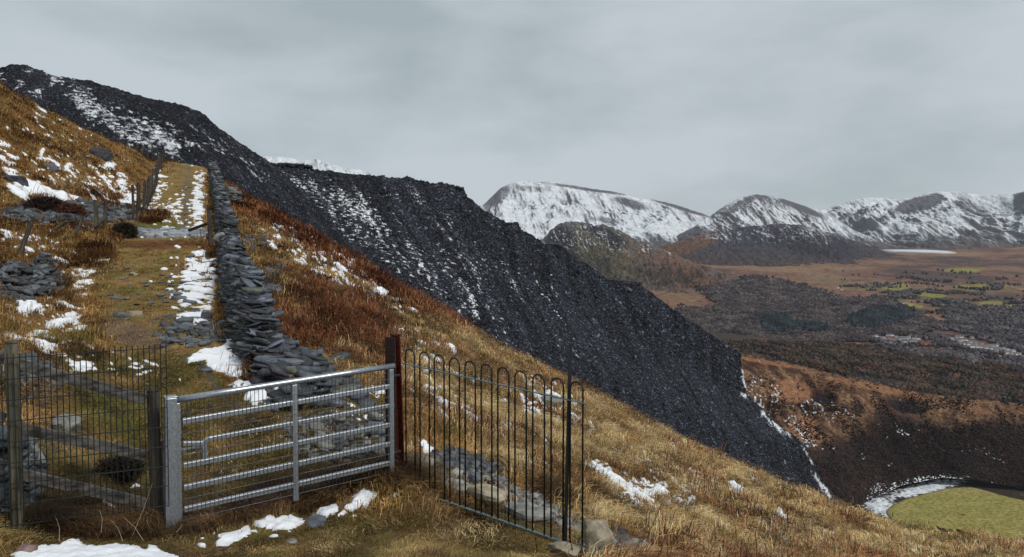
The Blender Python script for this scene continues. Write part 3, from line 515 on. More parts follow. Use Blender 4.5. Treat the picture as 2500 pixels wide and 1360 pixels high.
mountain('mountain', 'long snowy ridge with a dark crag at the right of the range',
    [(1930, 540, 6300), (1990, 516, 6400), (2020, 509, 6500), (2060, 495, 6500), (2110, 482, 6500), (2150, 482, 6500), (2190, 486, 6500), (2230, 481, 6500), (2270, 470, 6500), (2310, 466, 6500), (2350, 468, 6500), (2390, 474, 6500), (2440, 473, 6400), (2475, 473, 6300), (2510, 464, 6100), (2560, 455, 6000), (2700, 470, 6000), (2900, 480, 6000)],
    [(1930, 615, 4700), (2150, 615, 4700), (2400, 612, 4700), (2900, 615, 4600)], 640, 200, 210, 350, lambda u: np.interp(u, [1950, 2100, 2200, 2300, 2400, 2500, 2700], [590, 595, 585, 580, 575, 590, 590]), .22, dark=[(2245, 497, 62, 17, -14, 1.6), (2390, 530, 80, 30, 35, .55), (2490, 500, 18, 26, 20, .5), (2130, 545, 60, 14, -20, .4)])
def hill_cover(c, u, v, X, Y, lf, mf, ff):
    c = mixc(c, (.14, .075, .045), smooth(0, .5, ell(u, v, 1660, 598, 120, 34, -12)) * .8); return mixc(c, (.035, .033, .045), smooth(0, .5, ell(u, v, 1960, 590, 190, 40, 12) + .3 * mf) * .9)
mountain('hill', 'low dark heather hill with thin snow under the range',
    [(1560, 618, 4300), (1640, 594, 4250), (1720, 570, 4200), (1800, 553, 4200), (1850, 550, 4200), (1900, 546, 4200), (1950, 548, 4200), (2000, 560, 4200), (2060, 578, 4200), (2110, 597, 4200), (2170, 616, 4200), (2230, 628, 4200)],
    [(1560, 665, 3500), (1800, 668, 3500), (2230, 650, 3600)], 420, 130, 70, 370, 600, -.38, fold=500, back=500, drop=120, cover=hill_cover, ns=.55, brown=(.065, .048, .045), col=(.05, .047, .06))
def knob_cover(c, u, v, X, Y, lf, mf, ff):
    c = mixc(c, (.10, .085, .045), smooth(0, .6, ell(u, v, 1470, 625, 130, 80, 20) + 1.2 * mf + .6 * ff) * .85); c = mixc(c, (.135, .075, .05), smooth(0, .7, ell(u, v, 1660, 670, 170, 70, 30) + .9 * mf + .5 * ff) * .85)
    c = mixc(c, (.03, .03, .04), smooth(0, .4, np.maximum(ell(u, v, 1370, 590, 45, 50, -10), ell(u, v, 1480, 575, 70, 22, 25)) + .3 * mf) * .9)
    return mixc(c, (.035, .033, .032), smooth(.0, .4, np.maximum(ell(u, v, 1450, 650, 60, 50, 30), ell(u, v, 1620, 675, 90, 30, 10)) * .4 + 1.1 * mf + .5 * ff) * .8)
mountain('hill', 'rocky knoll with crags and brown bracken above the tip edge',
    [(1250, 610, 3000), (1320, 588, 3000), (1345, 560, 3000), (1365, 546, 3020), (1390, 540, 3020), (1425, 542, 3020), (1450, 549, 3000), (1480, 549, 3000), (1510, 560, 2980), (1545, 580, 2980), (1590, 598, 2980), (1640, 617, 3000), (1700, 642, 3000), (1780, 668, 3000), (1850, 694, 3020)],
    [(1250, 722, 2480), (1450, 720, 2560), (1600, 712, 2640), (1700, 706, 2720), (1850, 700, 2880)], 460, 240, 80, 410, 640, -.42, fold=260, back=400, drop=120, cover=knob_cover, ns=.4, dark=[(1450, 690, 200, 60, 10, .6)])
# moorland plain
def moor_cover(S, u, v):
    X, Y = S[..., 0], S[..., 1]; b = fbm(X / 500, Y / 420, 500, 4); m_ = fbm(X / 120, Y / 160, 510, 4); f = fbm(X / 26, Y / 40, 520, 3)
    c = np.array((.16, .085, .06)) * (1 + .9 * f[..., None]); c = mixc(c, (.23, .155, .095), smooth(0, .4, b + .5 * m_) * .7); c = mixc(c, (.05, .042, .045), smooth(.0, .35, -b + .8 * m_ + .3 * f) * .8)
    c = mixc(c, (.09, .085, .04), smooth(.0, .3, m_ + .4 * b) * smooth(660, 720, v) * .6)
    for (cu, cv, ru, rv, an) in [(2185, 700, 40, 11, 0), (2275, 718, 42, 9, 4), (2400, 700, 80, 9, 0), (2440, 745, 60, 10, 6), (2350, 660, 60, 7, 0), (2230, 745, 30, 6, 10)]: c = mixc(c, (.24, .23, .06), smooth(0, .4, ell(u, v, cu, cv, ru, rv, an) + .2 * m_) * .75)
    c = mixc(c, (.19, .11, .065), smooth(0, .35, np.maximum.reduce([ell(u, v, 1640, 735, 110, 34, 22), ell(u, v, 1700, 670, 120, 16, 12), ell(u, v, 2430, 760, 70, 8, 10), ell(u, v, 1790, 700, 150, 12, 16)]) + .3 * m_) * .7)
    # hedges and walls as thin dark lines
    hl = np.minimum(np.abs(perlin(X / 170, Y / 240, 533)), np.abs(perlin(X / 120 + 4, Y / 300, 537))); c = mixc(c, (.03, .027, .026), (hl < .018 * 1.2) * smooth(640, 690, v) * .75)
    s = smooth(.0, .12, fbm(X / 40, Y / 60, 540, 4) - .42 + .5 * smooth(0, .5, np.maximum(ell(u, v, 1640, 665, 110, 34, 20), ell(u, v, 1690, 690, 60, 16, 0)))) ; c = mixc(c, (.6, .62, .66), s * smooth(0, .3, np.maximum(ell(u, v, 1640, 665, 110, 34, 20), ell(u, v, 1690, 690, 60, 16, 0))))
    return c
SM = coons([(1180, 690, 2600), (1500, 668, 3000), (1700, 640, 3800), (1900, 608, 4700), (2300, 606, 4900), (2500, 600, 4900), (2950, 600, 4900)], [(1180, 950, 1500), (1700, 880, 1650), (2100, 880, 1500), (2500, 900, 1450), (2950, 940, 1350)], [(1180, 690, 2600), (1180, 950, 1500)], [(2950, 600, 4900), (2950, 940, 1350)], 700, 420)
# rows closer together far away where they are seen edge-on
tt = np.linspace(0, 1, 420); 
SM[..., 2] += (10 * fbm(SM[..., 0] / 350, SM[..., 1] / 450, 550, 4) + 1.5 * fbm(SM[..., 0] / 60, SM[..., 1] / 80, 551, 3)) * smooth(0, .08, tt)[:, None]
uM, vM = proj(SM)
moor = npmesh('moorland', SM, gridquads(*SM.shape[:2]), col=np.clip(moor_cover(SM, uM, vM), 0, 1).reshape(-1, 3), mat=M['moor'], smooth_=True); tag(moor, 'brown moorland and fields across the valley', kind='structure')
# reservoir under the right-hand mountains
wp = [(2160, 609), (2200, 609.3), (2260, 610), (2300, 612), (2325, 615.5), (2338, 617.5), (2300, 617), (2240, 614.5), (2190, 612.5)]
# wooded slope beyond the brown spur
def grid_patch(top, bot, n, m): return coons(top, bot, [top[0], bot[0]], [top[-1], bot[-1]], n, m)
SH = grid_patch([(1500, 800, 1750), (1800, 815, 1700), (2150, 850, 1650), (2500, 880, 1600), (2950, 915, 1550)], [(1500, 910, 1000), (1850, 905, 960), (2200, 980, 930), (2500, 1030, 900), (2950, 1090, 880)], 460, 150)
SH[..., 2] += 7 * fbm(SH[..., 0] / 120, SH[..., 1] / 150, 600, 4); uH, vH = proj(SH)
bH = fbm(SH[..., 0] / 70, SH[..., 1] / 110, 610, 4); cH = np.array((.05, .038, .034)) * (1 + .5 * fbm(SH[..., 0] / 9, SH[..., 1] / 14, 612, 3)[..., None]); cH = mixc(cH, (.12, .05, .03), smooth(.1, .4, bH) * .6); cH = mixc(cH, (.045, .045, .025), smooth(.1, .4, -bH) * .5)
for (cu, cv, ru, rv, an) in [(2240, 915, 75, 12, 5), (2370, 925, 80, 14, 8), (2440, 940, 60, 10, 0), (1935, 850, 50, 12, 10)]: cH = mixc(cH, (.17, .065, .035), smooth(0, .4, ell(uH, vH, cu, cv, ru, rv, an) + .4 * bH) * .8)
tag(npmesh('valley_slope', SH, gridquads(*SH.shape[:2]), col=np.clip(cH, 0, 1).reshape(-1, 3), mat=M['near_moor'], smooth_=True), 'wooded ground beyond the brown spur', kind='structure')
# brown spur falling to the valley floor
SG = grid_patch([(1640, 800, 800), (1740, 838, 800), (1810, 864, 800), (1860, 874, 795), (1920, 884, 790), (2000, 905, 780), (2100, 926, 770), (2200, 950, 760), (2300, 966, 750), (2400, 975, 740), (2500, 986, 735), (2650, 1010, 730), (2950, 1040, 720)],
    [(1640, 1250, 570), (1900, 1262, 585), (2060, 1262, 590), (2120, 1225, 615), (2200, 1185, 640), (2300, 1165, 655), (2380, 1172, 650), (2500, 1192, 640), (2950, 1220, 620)], 620, 360)
gx, gy = SG[..., 0], SG[..., 1]; tG = np.linspace(0, 1, 360)[:, None]; eG = smooth(0, .08, tG) * (1 - smooth(.9, 1, tG))
uG, vG = proj(SG)
SG[..., 2] += (7 * fbm(gx / 60, gy / 60, 620, 5) + 2.6 * ridged(gx / 22, gy / 16, 625, 4)) * eG + .5 * fbm(gx / 5, gy / 5, 630, 3)
cliff = np.maximum.reduce([ell(uG, vG, 2215, 985, 60, 24, 12), ell(uG, vG, 2010, 970, 40, 16, 10), ell(uG, vG, 1990, 995, 140, 7, 10), ell(uG, vG, 1860, 985, 60, 8, 14)])
SG[..., 2] -= 6 * smooth(0, .4, cliff) * eG
uG, vG = proj(SG); nG = normals(SG)
b = fbm(gx / 34, gy / 40, 640, 4); m_ = fbm(gx / 9, gy / 14, 645, 4); f = fbm(gx / 2.5, gy / 4, 650, 3)
cG = np.array((.125, .068, .04)) * (1 + .6 * f[..., None]); cG = mixc(cG, (.24, .15, .085), smooth(.05, .4, m_ + .5 * f) * .65); cG = mixc(cG, (.04, .024, .02), smooth(.0, .35, -m_ + .5 * b) * .85); cG = mixc(cG, (.05, .018, .014), smooth(.1, .4, b) * .5)
for (cu, cv, ru, rv, an, am) in [(1930, 955, 62, 34, 8, .95), (1960, 1045, 34, 34, 55, .9), (1985, 1062, 30, 16, 40, .9), (1875, 885, 90, 6, 10, .8), (2150, 950, 170, 9, 12, .7), (2370, 1000, 50, 14, 10, .7)]: cG = mixc(cG, (.24, .12, .065), smooth(0, .3, ell(uG, vG, cu, cv, ru, rv, an) + .25 * m_) * am)
darkz = smooth(-14, 26, inpoly(uG, vG, [(1930, 1080), (2000, 1085), (2080, 1060), (2140, 1000), (2220, 1010), (2330, 1040), (2420, 1020), (2560, 1040), (2960, 1080), (2960, 1300), (1700, 1300), (1800, 1100), (1850, 1060)]) + 26 * m_)
cG = mixc(cG, np.array((.018, .014, .014)) * (1 + .6 * f[..., None]), darkz * .93); cG = mixc(cG, (.014, .015, .02), smooth(0, .4, cliff + .3 * m_) * .9)
red = smooth(.15, .4, fbm(gx / 16, gy / 22, 660, 4)) * darkz; cG = mixc(cG, (.055, .022, .016), red * .6)
rim = np.maximum.reduce([ell(uG, vG, 2150, 1215, 34, 36, -30), ell(uG, vG, 2190, 1195, 60, 18, -18), ell(uG, vG, 2280, 1172, 90, 14, -4), ell(uG, vG, 2370, 1182, 50, 10, 12)])
sG = smooth(.0, .1, rim * .8 + 1.0 * fbm(gx / 3.4, gy / 4.5, 670, 4, .65) - .12) * (rim > 0) 
sp_ = .75 * fbm(gx / 2.2, gy / 3.4, 680, 3) + .4 * fbm(gx / 14, gy / 20, 681, 3); wsn = .5 - .3 * smooth(0, .5, np.maximum.reduce([ell(uG, vG, 1860, 960, 70, 60, 30), ell(uG, vG, 1930, 1040, 130, 40, 30), ell(uG, vG, 2010, 1000, 120, 30, 10), ell(uG, vG, 2150, 1125, 70, 14, 10), ell(uG, vG, 2400, 1110, 90, 24, 10), ell(uG, vG, 2190, 1060, 50, 20, 0), ell(uG, vG, 2450, 1190, 90, 14, 10)]))
sG = np.maximum(sG, smooth(0, .08, sp_ - wsn)); cG = mixc(cG, (.62, .65, .69), sG)
tag(npmesh('brown_spur', SG, gridquads(*SG.shape[:2]), col=np.clip(cG, 0, 1).reshape(-1, 3), mat=M['near_moor'], smooth_=True), 'bracken-brown spur and dark scrub between the tip and the valley floor', kind='structure')
# valley floor with the mown field
fz = P(2330, 1200, 636)[2]
def on_plane(u, v, z=None):
    z = fz if z is None else z; d = P(u, v, 1.0) - np.array((0, 0, CAMZ)); k = (z - CAMZ) / d[..., 2]; return d * k[..., None] + np.array((0, 0, CAMZ))
fx = np.linspace(100, 620, 240); fy = np.linspace(380, 720, 200); FX, FY = np.meshgrid(fx, fy); FZ = fz - 1.2 + .6 * fbm(FX / 20, FY / 20, 700, 3); FL = np.stack([FX, FY, FZ], -1); uF, vF = proj(FL)
b = fbm(FX / 14, FY / 20, 705, 4); cF = np.array((.035, .026, .02)) * (1 + .6 * fbm(FX / 3, FY / 4, 706, 3)[..., None]); cF = mixc(cF, (.09, .075, .03), smooth(.1, .4, b) * .6)
cF = mixc(cF, (.11, .125, .14), smooth(0, .3, np.maximum.reduce([ell(uF, vF, 2480, 1318, 60, 22, 8), ell(uF, vF, 2250, 1300, 130, 8, 16) * .7]) + .2 * b))
cF = mixc(cF, (.6, .63, .67), smooth(.0, .12, np.maximum(ell(uF, vF, 2150, 1240, 46, 30, 10), ell(uF, vF, 2260, 1192, 110, 16, -12)) * .8 + 1.0 * fbm(FX / 3, FY / 3.5, 708, 4, .65) - .12) * (np.maximum(ell(uF, vF, 2150, 1240, 46, 30, 10), ell(uF, vF, 2260, 1192, 110, 16, -12)) > 0))
tag(npmesh('valley_floor', FL, gridquads(*FL.shape[:2]), col=np.clip(cF, 0, 1).reshape(-1, 3), mat=M['near_moor'], smooth_=True), 'rough dark ground on the valley floor round the field', kind='structure')
field_px = [(2166, 1247), (2180, 1232), (2215, 1218), (2270, 1202), (2325, 1191), (2370, 1190), (2400, 1196), (2440, 1208), (2500, 1222), (2620, 1250), (2560, 1300), (2505, 1310), (2460, 1318), (2425, 1330), (2380, 1327), (2330, 1320), (2280, 1312), (2235, 1300), (2200, 1283), (2175, 1262)]
import bmesh
def flat_poly(name, pts_px, z, mat, thick=1.3, sub=14, parent=None):
    W = [on_plane(u, v, z) for u, v in pts_px]; n = len(W); V = []; c = np.mean(W, 0)
    R = 16; ring = []
    W = np.array(W); k = np.linspace(0, n, n * 6, endpoint=False); i = k.astype(int); fr = (k - i)[:, None]
    def cr(p0, p1, p2, p3, t): return .5 * (2 * p1 + (p2 - p0) * t + (2 * p0 - 5 * p1 + 4 * p2 - p3) * t * t + (3 * p1 - p0 - 3 * p2 + p3) * t ** 3)
    O = cr(W[(i - 1) % n], W[i % n], W[(i + 1) % n], W[(i + 2) % n], fr); m = len(O)
    rr = np.linspace(.02, 1, R); G_ = c + (O[None] - c) * rr[:, None, None]; G_[..., 2] += .25 * fbm(G_[..., 0] / 12, G_[..., 1] / 12, 720, 2)
    low = O.copy(); low[:, 2] -= thick; low = c + (low - c) * 1.012; low[:, 2] = O[:, 2] - thick
    G_ = np.concatenate([G_, low[None]], 0); G_ = np.concatenate([G_, G_[:, :1]], 1)
    return G_
GF = flat_poly('field', field_px, fz, None)
bfl = fbm(GF[..., 0] / 9, GF[..., 1] / 12, 730, 4); cFl = np.array((.25, .22, .07)) * (1 + .3 * bfl[..., None]); cFl = mixc(cFl, (.31, .245, .10), smooth(.1, .5, fbm(GF[..., 0] / 25, GF[..., 1] / 25, 733, 3)) * .6); cFl[-1] = (.05, .04, .025)
tag(npmesh('field', GF, gridquads(*GF.shape[:2]), col=cFl.reshape(-1, 3), mat=M['near_moor'], smooth_=True), 'mown green field on the valley floor', kind='structure')
# reservoir
rw = np.array([P(u, v, 4500 - (v - 609) * 12) for u, v in [(2150, 609.5), (2200, 609.2), (2260, 609.8), (2310, 612.5), (2335, 616.5), (2300, 616.8), (2240, 614.5), (2180, 612)]])
mw, nw_, lw, bw = nodemat('water', .12, 0, .6); bw.inputs['Base Color'].default_value = (.55, .6, .64, 1)
me = bpy.data.meshes.new('reservoir'); me.from_pydata([tuple(p) for p in rw] + [(p[0], p[1], p[2] - 12) for p in rw], [], [list(range(len(rw)))] + [[i, (i + 1) % len(rw), (i + 1) % len(rw) + len(rw), i + len(rw)] for i in range(len(rw))]); me.materials.append(mw)
ro = bpy.data.objects.new('reservoir', me); COL.objects.link(ro); tag(ro, 'pale strip of water below the mountains', kind='structure')

# woods --------------------------------------------------------------
def blob_proto(r):
    t = (1 + 5 ** .5) / 2; v = np.array([(-1, t, 0), (1, t, 0), (-1, -t, 0), (1, -t, 0), (0, -1, t), (0, 1, t), (0, -1, -t), (0, 1, -t), (t, 0, -1), (t, 0, 1), (-t, 0, -1), (-t, 0, 1)], float); v /= np.linalg.norm(v[0])
    f = np.array([(0, 11, 5), (0, 5, 1), (0, 1, 7), (0, 7, 10), (0, 10, 11), (1, 5, 9), (5, 11, 4), (11, 10, 2), (10, 7, 6), (7, 1, 8), (3, 9, 4), (3, 4, 2), (3, 2, 6), (3, 6, 8), (3, 8, 9), (4, 9, 5), (2, 4, 11), (6, 2, 10), (8, 6, 7), (9, 8, 1)]); return v, f
def tree_mass(name, label, pts, sz, col, aspect=1.2, mat=None, kind='stuff', cat='trees'):
    pv, pf = blob_proto(rng); n = len(pts); V = pv[None] * rng.uniform(.62, 1.25, (n, 12, 1)); V = V * sz[:, None, None] * .5; V[..., 2] *= aspect
    V = V + pts[:, None]; V[..., 2] += (sz * aspect * .4)[:, None]; fcs = (pf[None] + (np.arange(n) * 12)[:, None, None]).reshape(-1, 3)
    cv = col[:, None] * (rng.uniform(.75, 1.25, (n, 12, 1)))
    o = npmesh(name, V.reshape(-1, 3), None, fcs, col=cv.reshape(-1, 3), mat=mat or M['tree']); return tag(o, label, cat, kind=kind)
villz = lambda u, v: np.maximum.reduce([ell(u, v, 2185, 829, 80, 12, 5), ell(u, v, 2385, 842, 90, 18, 12), ell(u, v, 2470, 862, 40, 12, 20)]) < .15 + .12 * rng.random(u.shape)
def wood(name, label, S, u, v, wfun, n, size, cols, aspect=1.2):
    ar = np.abs(cell_area(S)); wgt = ar * wfun(u, v, S)[:-1, :-1] * ((u[:-1, :-1] > 1300) & (u[:-1, :-1] < 2750)); pts, j, i = pick(S, wgt, n)
    sz = rng.uniform(size[0], size[1], n) * (pts[:, 1] / 1800) ** .5; cb = fbm(pts[:, 0] / 90, pts[:, 1] / 130, 800, 3) * 2.2 + rng.normal(0, .35, n); cols = np.array(cols); k = np.clip(((cb + 1) / 2) * (len(cols) - 1), 0, len(cols) - 1.001); i0 = k.astype(int); c = cols[i0] * (1 - (k - i0))[:, None] + cols[i0 + 1] * (k - i0)[:, None]; c = c * (1 + .9 * fbm(pts[:, 0] / 38, pts[:, 1] / 60, 850, 3))[:, None]
    tree_mass(name, label, pts, sz, c * rng.uniform(.45, 1.6, (n, 1)), aspect)
bigwood = [(1700, 700), (1760, 690), (1850, 675), (1920, 690), (2010, 720), (2090, 735), (2180, 740), (2230, 760), (2280, 790), (2220, 830), (2150, 830), (2000, 840), (1850, 845), (1760, 840), (1690, 800), (1640, 770), (1660, 750), (1745, 770), (1750, 740)]
def w_big(u, v, S): return villz(u, v) * smooth(-8, 8, inpoly(u, v, bigwood) + 14 * fbm(S[..., 0] / 120, S[..., 1] / 160, 810, 3))
wood('woodland', 'bare purple-brown winter wood on the far valley side', SM, uM, vM, w_big, 34000, (4.5, 10), [(.036, .031, .038), (.055, .044, .048), (.085, .07, .068), (.042, .034, .034)])
def w_fir(u, v, S): return villz(u, v) * np.clip(smooth(0, .3, np.maximum.reduce([ell(u, v, 1895, 795, 42, 26), ell(u, v, 1970, 805, 60, 12, 4), ell(u, v, 2150, 780, 90, 26, -8)])), 0, 1)
wood('conifer_wood', 'dark blue-green conifer blocks within the bare wood', SM, uM, vM, w_fir, 6500, (5, 10), [(.016, .022, .026), (.03, .036, .042), (.02, .026, .03)], 1.9)
def w_scat(u, v, S):
    nn = fbm(S[..., 0] / 150, S[..., 1] / 110, 820, 3); return smooth(.02, .3, nn + .35 * smooth(2250, 2350, u) * smooth(720, 780, v) - .15 * (v < 700)) * smooth(655, 700, v) * (u > 2050) * villz(u, v)
wood('scattered_trees', 'loose bare trees and hedges among the far fields', SM, uM, vM, w_scat, 16000, (4, 9), [(.045, .04, .048), (.07, .062, .068), (.095, .085, .088)])
def w_h(u, v, S): return (v > 835 + 40 * (u > 2280)) * (.12 + smooth(-.25, .2, fbm(S[..., 0] / 60, S[..., 1] / 90, 830, 3)) * (1 - .9 * smooth(0, .3, np.maximum.reduce([ell(u, v, 2240, 915, 75, 10, 5), ell(u, v, 2370, 925, 80, 12, 8)]))))
wood('woodland', 'mixed brown and dark green wood just beyond the brown spur', SH, uH, vH, w_h, 30000, (3.2, 7.5), [(.035, .029, .031), (.055, .043, .04), (.032, .032, .02), (.085, .04, .028), (.042, .038, .038), (.02, .022, .02)])
def w_s(u, v, S):
    nn = fbm(S[..., 0] / 20, S[..., 1] / 28, 840, 3); return smooth(.0, .3, nn + .1) * smooth(880, 1000, v) * .5 + smooth(1020, 1080, v) * smooth(2050, 2150, u) * .6
wood('scrub', 'dark heather and gorse scrub scattered over the brown spur', SG, uG, vG, w_s, 26000, (1.0, 3.0), [(.014, .012, .013), (.025, .02, .02), (.04, .028, .024), (.02, .016, .018)], .7)
for (cu, cv, Y, s, lab) in [(2345, 1312, 560, 9, 'dark leafless bush at the near edge of the mown field'), (2310, 1303, 566, 6, 'smaller brown bush left of the dark one by the mown field')]:
    q0 = on_plane(cu, cv); n = 26; pts = q0 + np.c_[rng.normal(0, s * .45, n), rng.normal(0, s * .3, n), np.abs(rng.normal(0, s * .18, n))]
    tree_mass('bush', lab, pts, rng.uniform(s * .25, s * .5, n), np.tile((.028, .022, .014), (n, 1)) * rng.uniform(.6, 1.8, (n, 1)), .9, kind='thing', cat='bush')

# village -------------------------------------------------------------
wm, _, _, wb = nodemat('white_render', .8, 0, .2); wb.inputs['Base Color'].default_value = (.72, .72, .70, 1)
gm, _, _, gb = nodemat('grey_render', .8, 0, .2); gb.inputs['Base Color'].default_value = (.36, .36, .37, 1)
rm_, _, _, rb = nodemat('wet_slate_roof', .35, 0, .5); rb.inputs['Base Color'].default_value = (.10, .105, .12, 1)
def house_mesh(mat):
    me = bpy.data.meshes.new('house'); x, y, h, g = 5.2, 3.6, 4.6, 7.0
    me.from_pydata([(-x, -y, -3), (x, -y, -3), (x, y, -3), (-x, y, -3), (-x, -y, h), (x, -y, h), (x, y, h), (-x, y, h), (-x, 0, g), (x, 0, g)], [], [(0, 1, 5, 4), (2, 3, 7, 6), (1, 2, 6, 9, 5), (3, 0, 4, 8, 7)]); me.materials.append(mat)
    return me
roof_me = bpy.data.meshes.new('roof'); x, y, h, g = 5.6, 4.1, 4.3, 7.15
roof_me.from_pydata([(-x, -y, h), (x, -y, h), (-x, 0, g), (x, 0, g), (-x, y, h), (x, y, h), (-x, -y, h + .3), (x, -y, h + .3), (-x, 0, g + .3), (x, 0, g + .3), (-x, y, h + .3), (x, y, h + .3)], [], [(6, 7, 9, 8), (8, 9, 11, 10), (0, 2, 3, 1), (2, 4, 5, 3), (0, 1, 7, 6), (4, 10, 11, 5), (0, 6, 8, 2), (2, 8, 10, 4), (1, 3, 9, 7), (3, 5, 11, 9)]); roof_me.materials.append(rm_)
hm = [house_mesh(wm), house_mesh(gm)]
spots = []
def rowh(u0, v0, u1, v1, n, ang=0.):
    for k in range(n):
        t = (k + .5) / n; spots.append((u0 + (u1 - u0) * t + random.uniform(-3, 3), v0 + (v1 - v0) * t + random.uniform(-3.4, 3.4), ang + random.uniform(-.3, .3)))
rowh(2110, 820, 2160, 828, 6, .2); rowh(2170, 832, 2240, 826, 7, .4); rowh(2318, 828, 2345, 834, 4, .3); rowh(2380, 842, 2460, 862, 9, .2); rowh(2440, 850, 2500, 872, 7, .3); rowh(2128, 826, 2235, 838, 9, .2); rowh(2165, 822, 2250, 830, 8, .1); rowh(2200, 816, 2240, 822, 4, .5); rowh(2150, 834, 2200, 838, 4, 0)
rowh(2330, 822, 2350, 826, 2, .1); rowh(2360, 820, 2375, 824, 2, .6); rowh(2335, 832, 2385, 836, 5, .05); rowh(2325, 840, 2410, 845, 8, .05); rowh(2345, 847, 2440, 853, 8, .08); rowh(2415, 846, 2440, 850, 3, .1); rowh(2435, 856, 2475, 866, 5, .2); rowh(2240, 735, 2260, 737, 2, .4); rowh(2040, 703, 2060, 706, 2, .1); rowh(2305, 735, 2325, 740, 2, .2); rowh(2185, 742, 2210, 744, 2, .1)
spots += [(2398, 818, .4), (2290, 836, .2), (2470, 700, .1)]
mv = np.stack([uM, vM], -1)
for k, (hu, hv, ha) in enumerate(spots):
    d = (uM - hu) ** 2 + (vM - hv) ** 2; j, i = np.unravel_index(np.argmin(d), d.shape); p = SM[j, i]
    west = hu < 2300
    o = bpy.data.objects.new('house', hm[0 if random.random() < .72 else 1]); COL.objects.link(o); o.location = P(hu, hv, p[1]); o.location.z = p[2] - .3; o.rotation_euler = (0, 0, ha); s = random.uniform(.6, .95); o.scale = (s * random.choice([1, 1, 1.5]), s, s * .9)
    if hv < 760: tag(o, 'lone white farmhouse among the far fields above the village', 'house', 'farmhouses above the village')
    elif west: tag(o, 'small pale village house in the left cluster beside the dark firs', 'house', 'village houses in the left cluster')
    else: tag(o, 'white village house in the right cluster at the frame edge', 'house', 'village houses in the right cluster')
    r = bpy.data.objects.new('roof', roof_me); COL.objects.link(r); r.parent = o
# ---------------------------------------------------------------- made things
def V3(u, v, Y): return Vector(P(u, v, Y).tolist())
def gz(x, y): return float(near_z(np.array([x]), np.array([y]))[0])
class MB:
    def __init__(s): s.v = []; s.f = []
    def bar(s, a, b, w, h, up=(0, 0, 1), taper=1.0):
        a, b = Vector(a), Vector(b); d = (b - a).normalized(); up = Vector(up); side = d.cross(up)
        if side.length < 1e-4: side = d.cross(Vector((0, 1, 0)))
        side.normalize(); u2 = side.cross(d).normalized(); n = len(s.v)
        for p, k in ((a, 1), (b, taper)):
            for i, j in ((-1, -1), (1, -1), (1, 1), (-1, 1)): s.v.append(p + side * i * w / 2 * k + u2 * j * h / 2 * k)
        s.f += [(n, n + 3, n + 2, n + 1), (n + 4, n + 5, n + 6, n + 7)] + [(n + i, n + (i + 1) % 4, n + 4 + (i + 1) % 4, n + 4 + i) for i in range(4)]
    def tube(s, pts, r, k=8, jit=0., taper=None):
        pts = [Vector(p) for p in pts]; n0 = len(s.v); m = len(pts); ref = Vector((.3, .2, 1)) if abs((pts[-1] - pts[0]).normalized().z) < .9 else Vector((1, .1, 0))
        for i, p in enumerate(pts):
            d = (pts[min(i + 1, m - 1)] - pts[max(i - 1, 0)]).normalized(); x = d.cross(ref).normalized(); y = x.cross(d)
            rr = r * (1 if taper is None else 1 + (taper - 1) * i / (m - 1))
            for j in range(k):
                a = 2 * math.pi * j / k; q = rr * (1 + (random.uniform(-jit, jit) if jit else 0)); s.v.append(p + x * math.cos(a) * q + y * math.sin(a) * q)
        for i in range(m - 1):
            for j in range(k): a = n0 + i * k; s.f.append((a + j, a + (j + 1) % k, a + k + (j + 1) % k, a + k + j))
        s.f.append(tuple(n0 + j for j in reversed(range(k)))); s.f.append(tuple(n0 + (m - 1) * k + j for j in range(k)))
    def build(s, name, mat, parent=None, bevel=0, smooth_=False, org=None):
        me = bpy.data.meshes.new(name); o_ = Vector(parent.location) if parent else (Vector(org) if org else Vector((0, 0, 0)))
        if parent and parent.parent: o_ = o_ + Vector(parent.parent.location)
        me.from_pydata([tuple(v - o_) for v in s.v], [], s.f); me.materials.append(mat)
        bm = bmesh.new(); bm.from_mesh(me); bmesh.ops.recalc_face_normals(bm, faces=bm.faces[:]); bm.to_mesh(me); bm.free()
        if smooth_: me.polygons.foreach_set('use_smooth', [len(p.vertices) == 4 for p in me.polygons])
        o = bpy.data.objects.new(name, me); COL.objects.link(o)
        if parent: o.parent = parent
        else: o.location = o_
        if bevel: b = o.modifiers.new('bevel', 'BEVEL'); b.width = bevel; b.segments = 2; b.limit_method = 'ANGLE'
        return o
# metal gate
Lb, Rb = V3(437, 1247, 7.02), V3(962, 1128, 8.16); up = Vector((0, 0, 1)); gd = Rb - Lb; LG = gd.length; gx_ = gd.normalized(); gn = gx_.cross(up).normalized()
def GP(t, h, off=0): return Lb + gd * t + up * h + gn * off
gate = tag(empty('metal_gate', Lb - up * .12), 'galvanised steel field gate with wire mesh between its bars, closing the track', 'gate')
H = 1.03; hs = [0, .205, .41, .615, .82]
m = MB(); m.tube([GP(-.012, H), GP(.25, H), GP(.5, H), GP(.75, H), GP(1.005, H)], .029, 14); m.build('top_rail', M['galv'], gate, smooth_=True)
for i, h in enumerate(hs):
    m = MB(); zf = .035
    if i == 3: m.bar(GP(.195 * .62, h), GP(1, h), .042, .042); m.bar(GP(.02, h - .0), GP(.10, h - .03), .042, .042); m.bar(GP(.10, h - .03), GP(.125, h), .042, .042)
    else: m.bar(GP(.02, h), GP(.985, h), .046, .05)
    m.build('rail', M['galv'], gate, .006)
for t, w_ in ((.0, .055), (.504, .052), (.985, .06)):
    m = MB(); m.bar(GP(t, -.10 if t != .504 else -.16), GP(t, H - .03), w_, .05, up=gx_); m.build('stile', M['galv'], gate, .006)
m = MB(); m.bar(GP(.108, .43), GP(.108, .59), .04, .04, up=gx_); lb = m.build('latch_box', M['galv'], gate, .004)
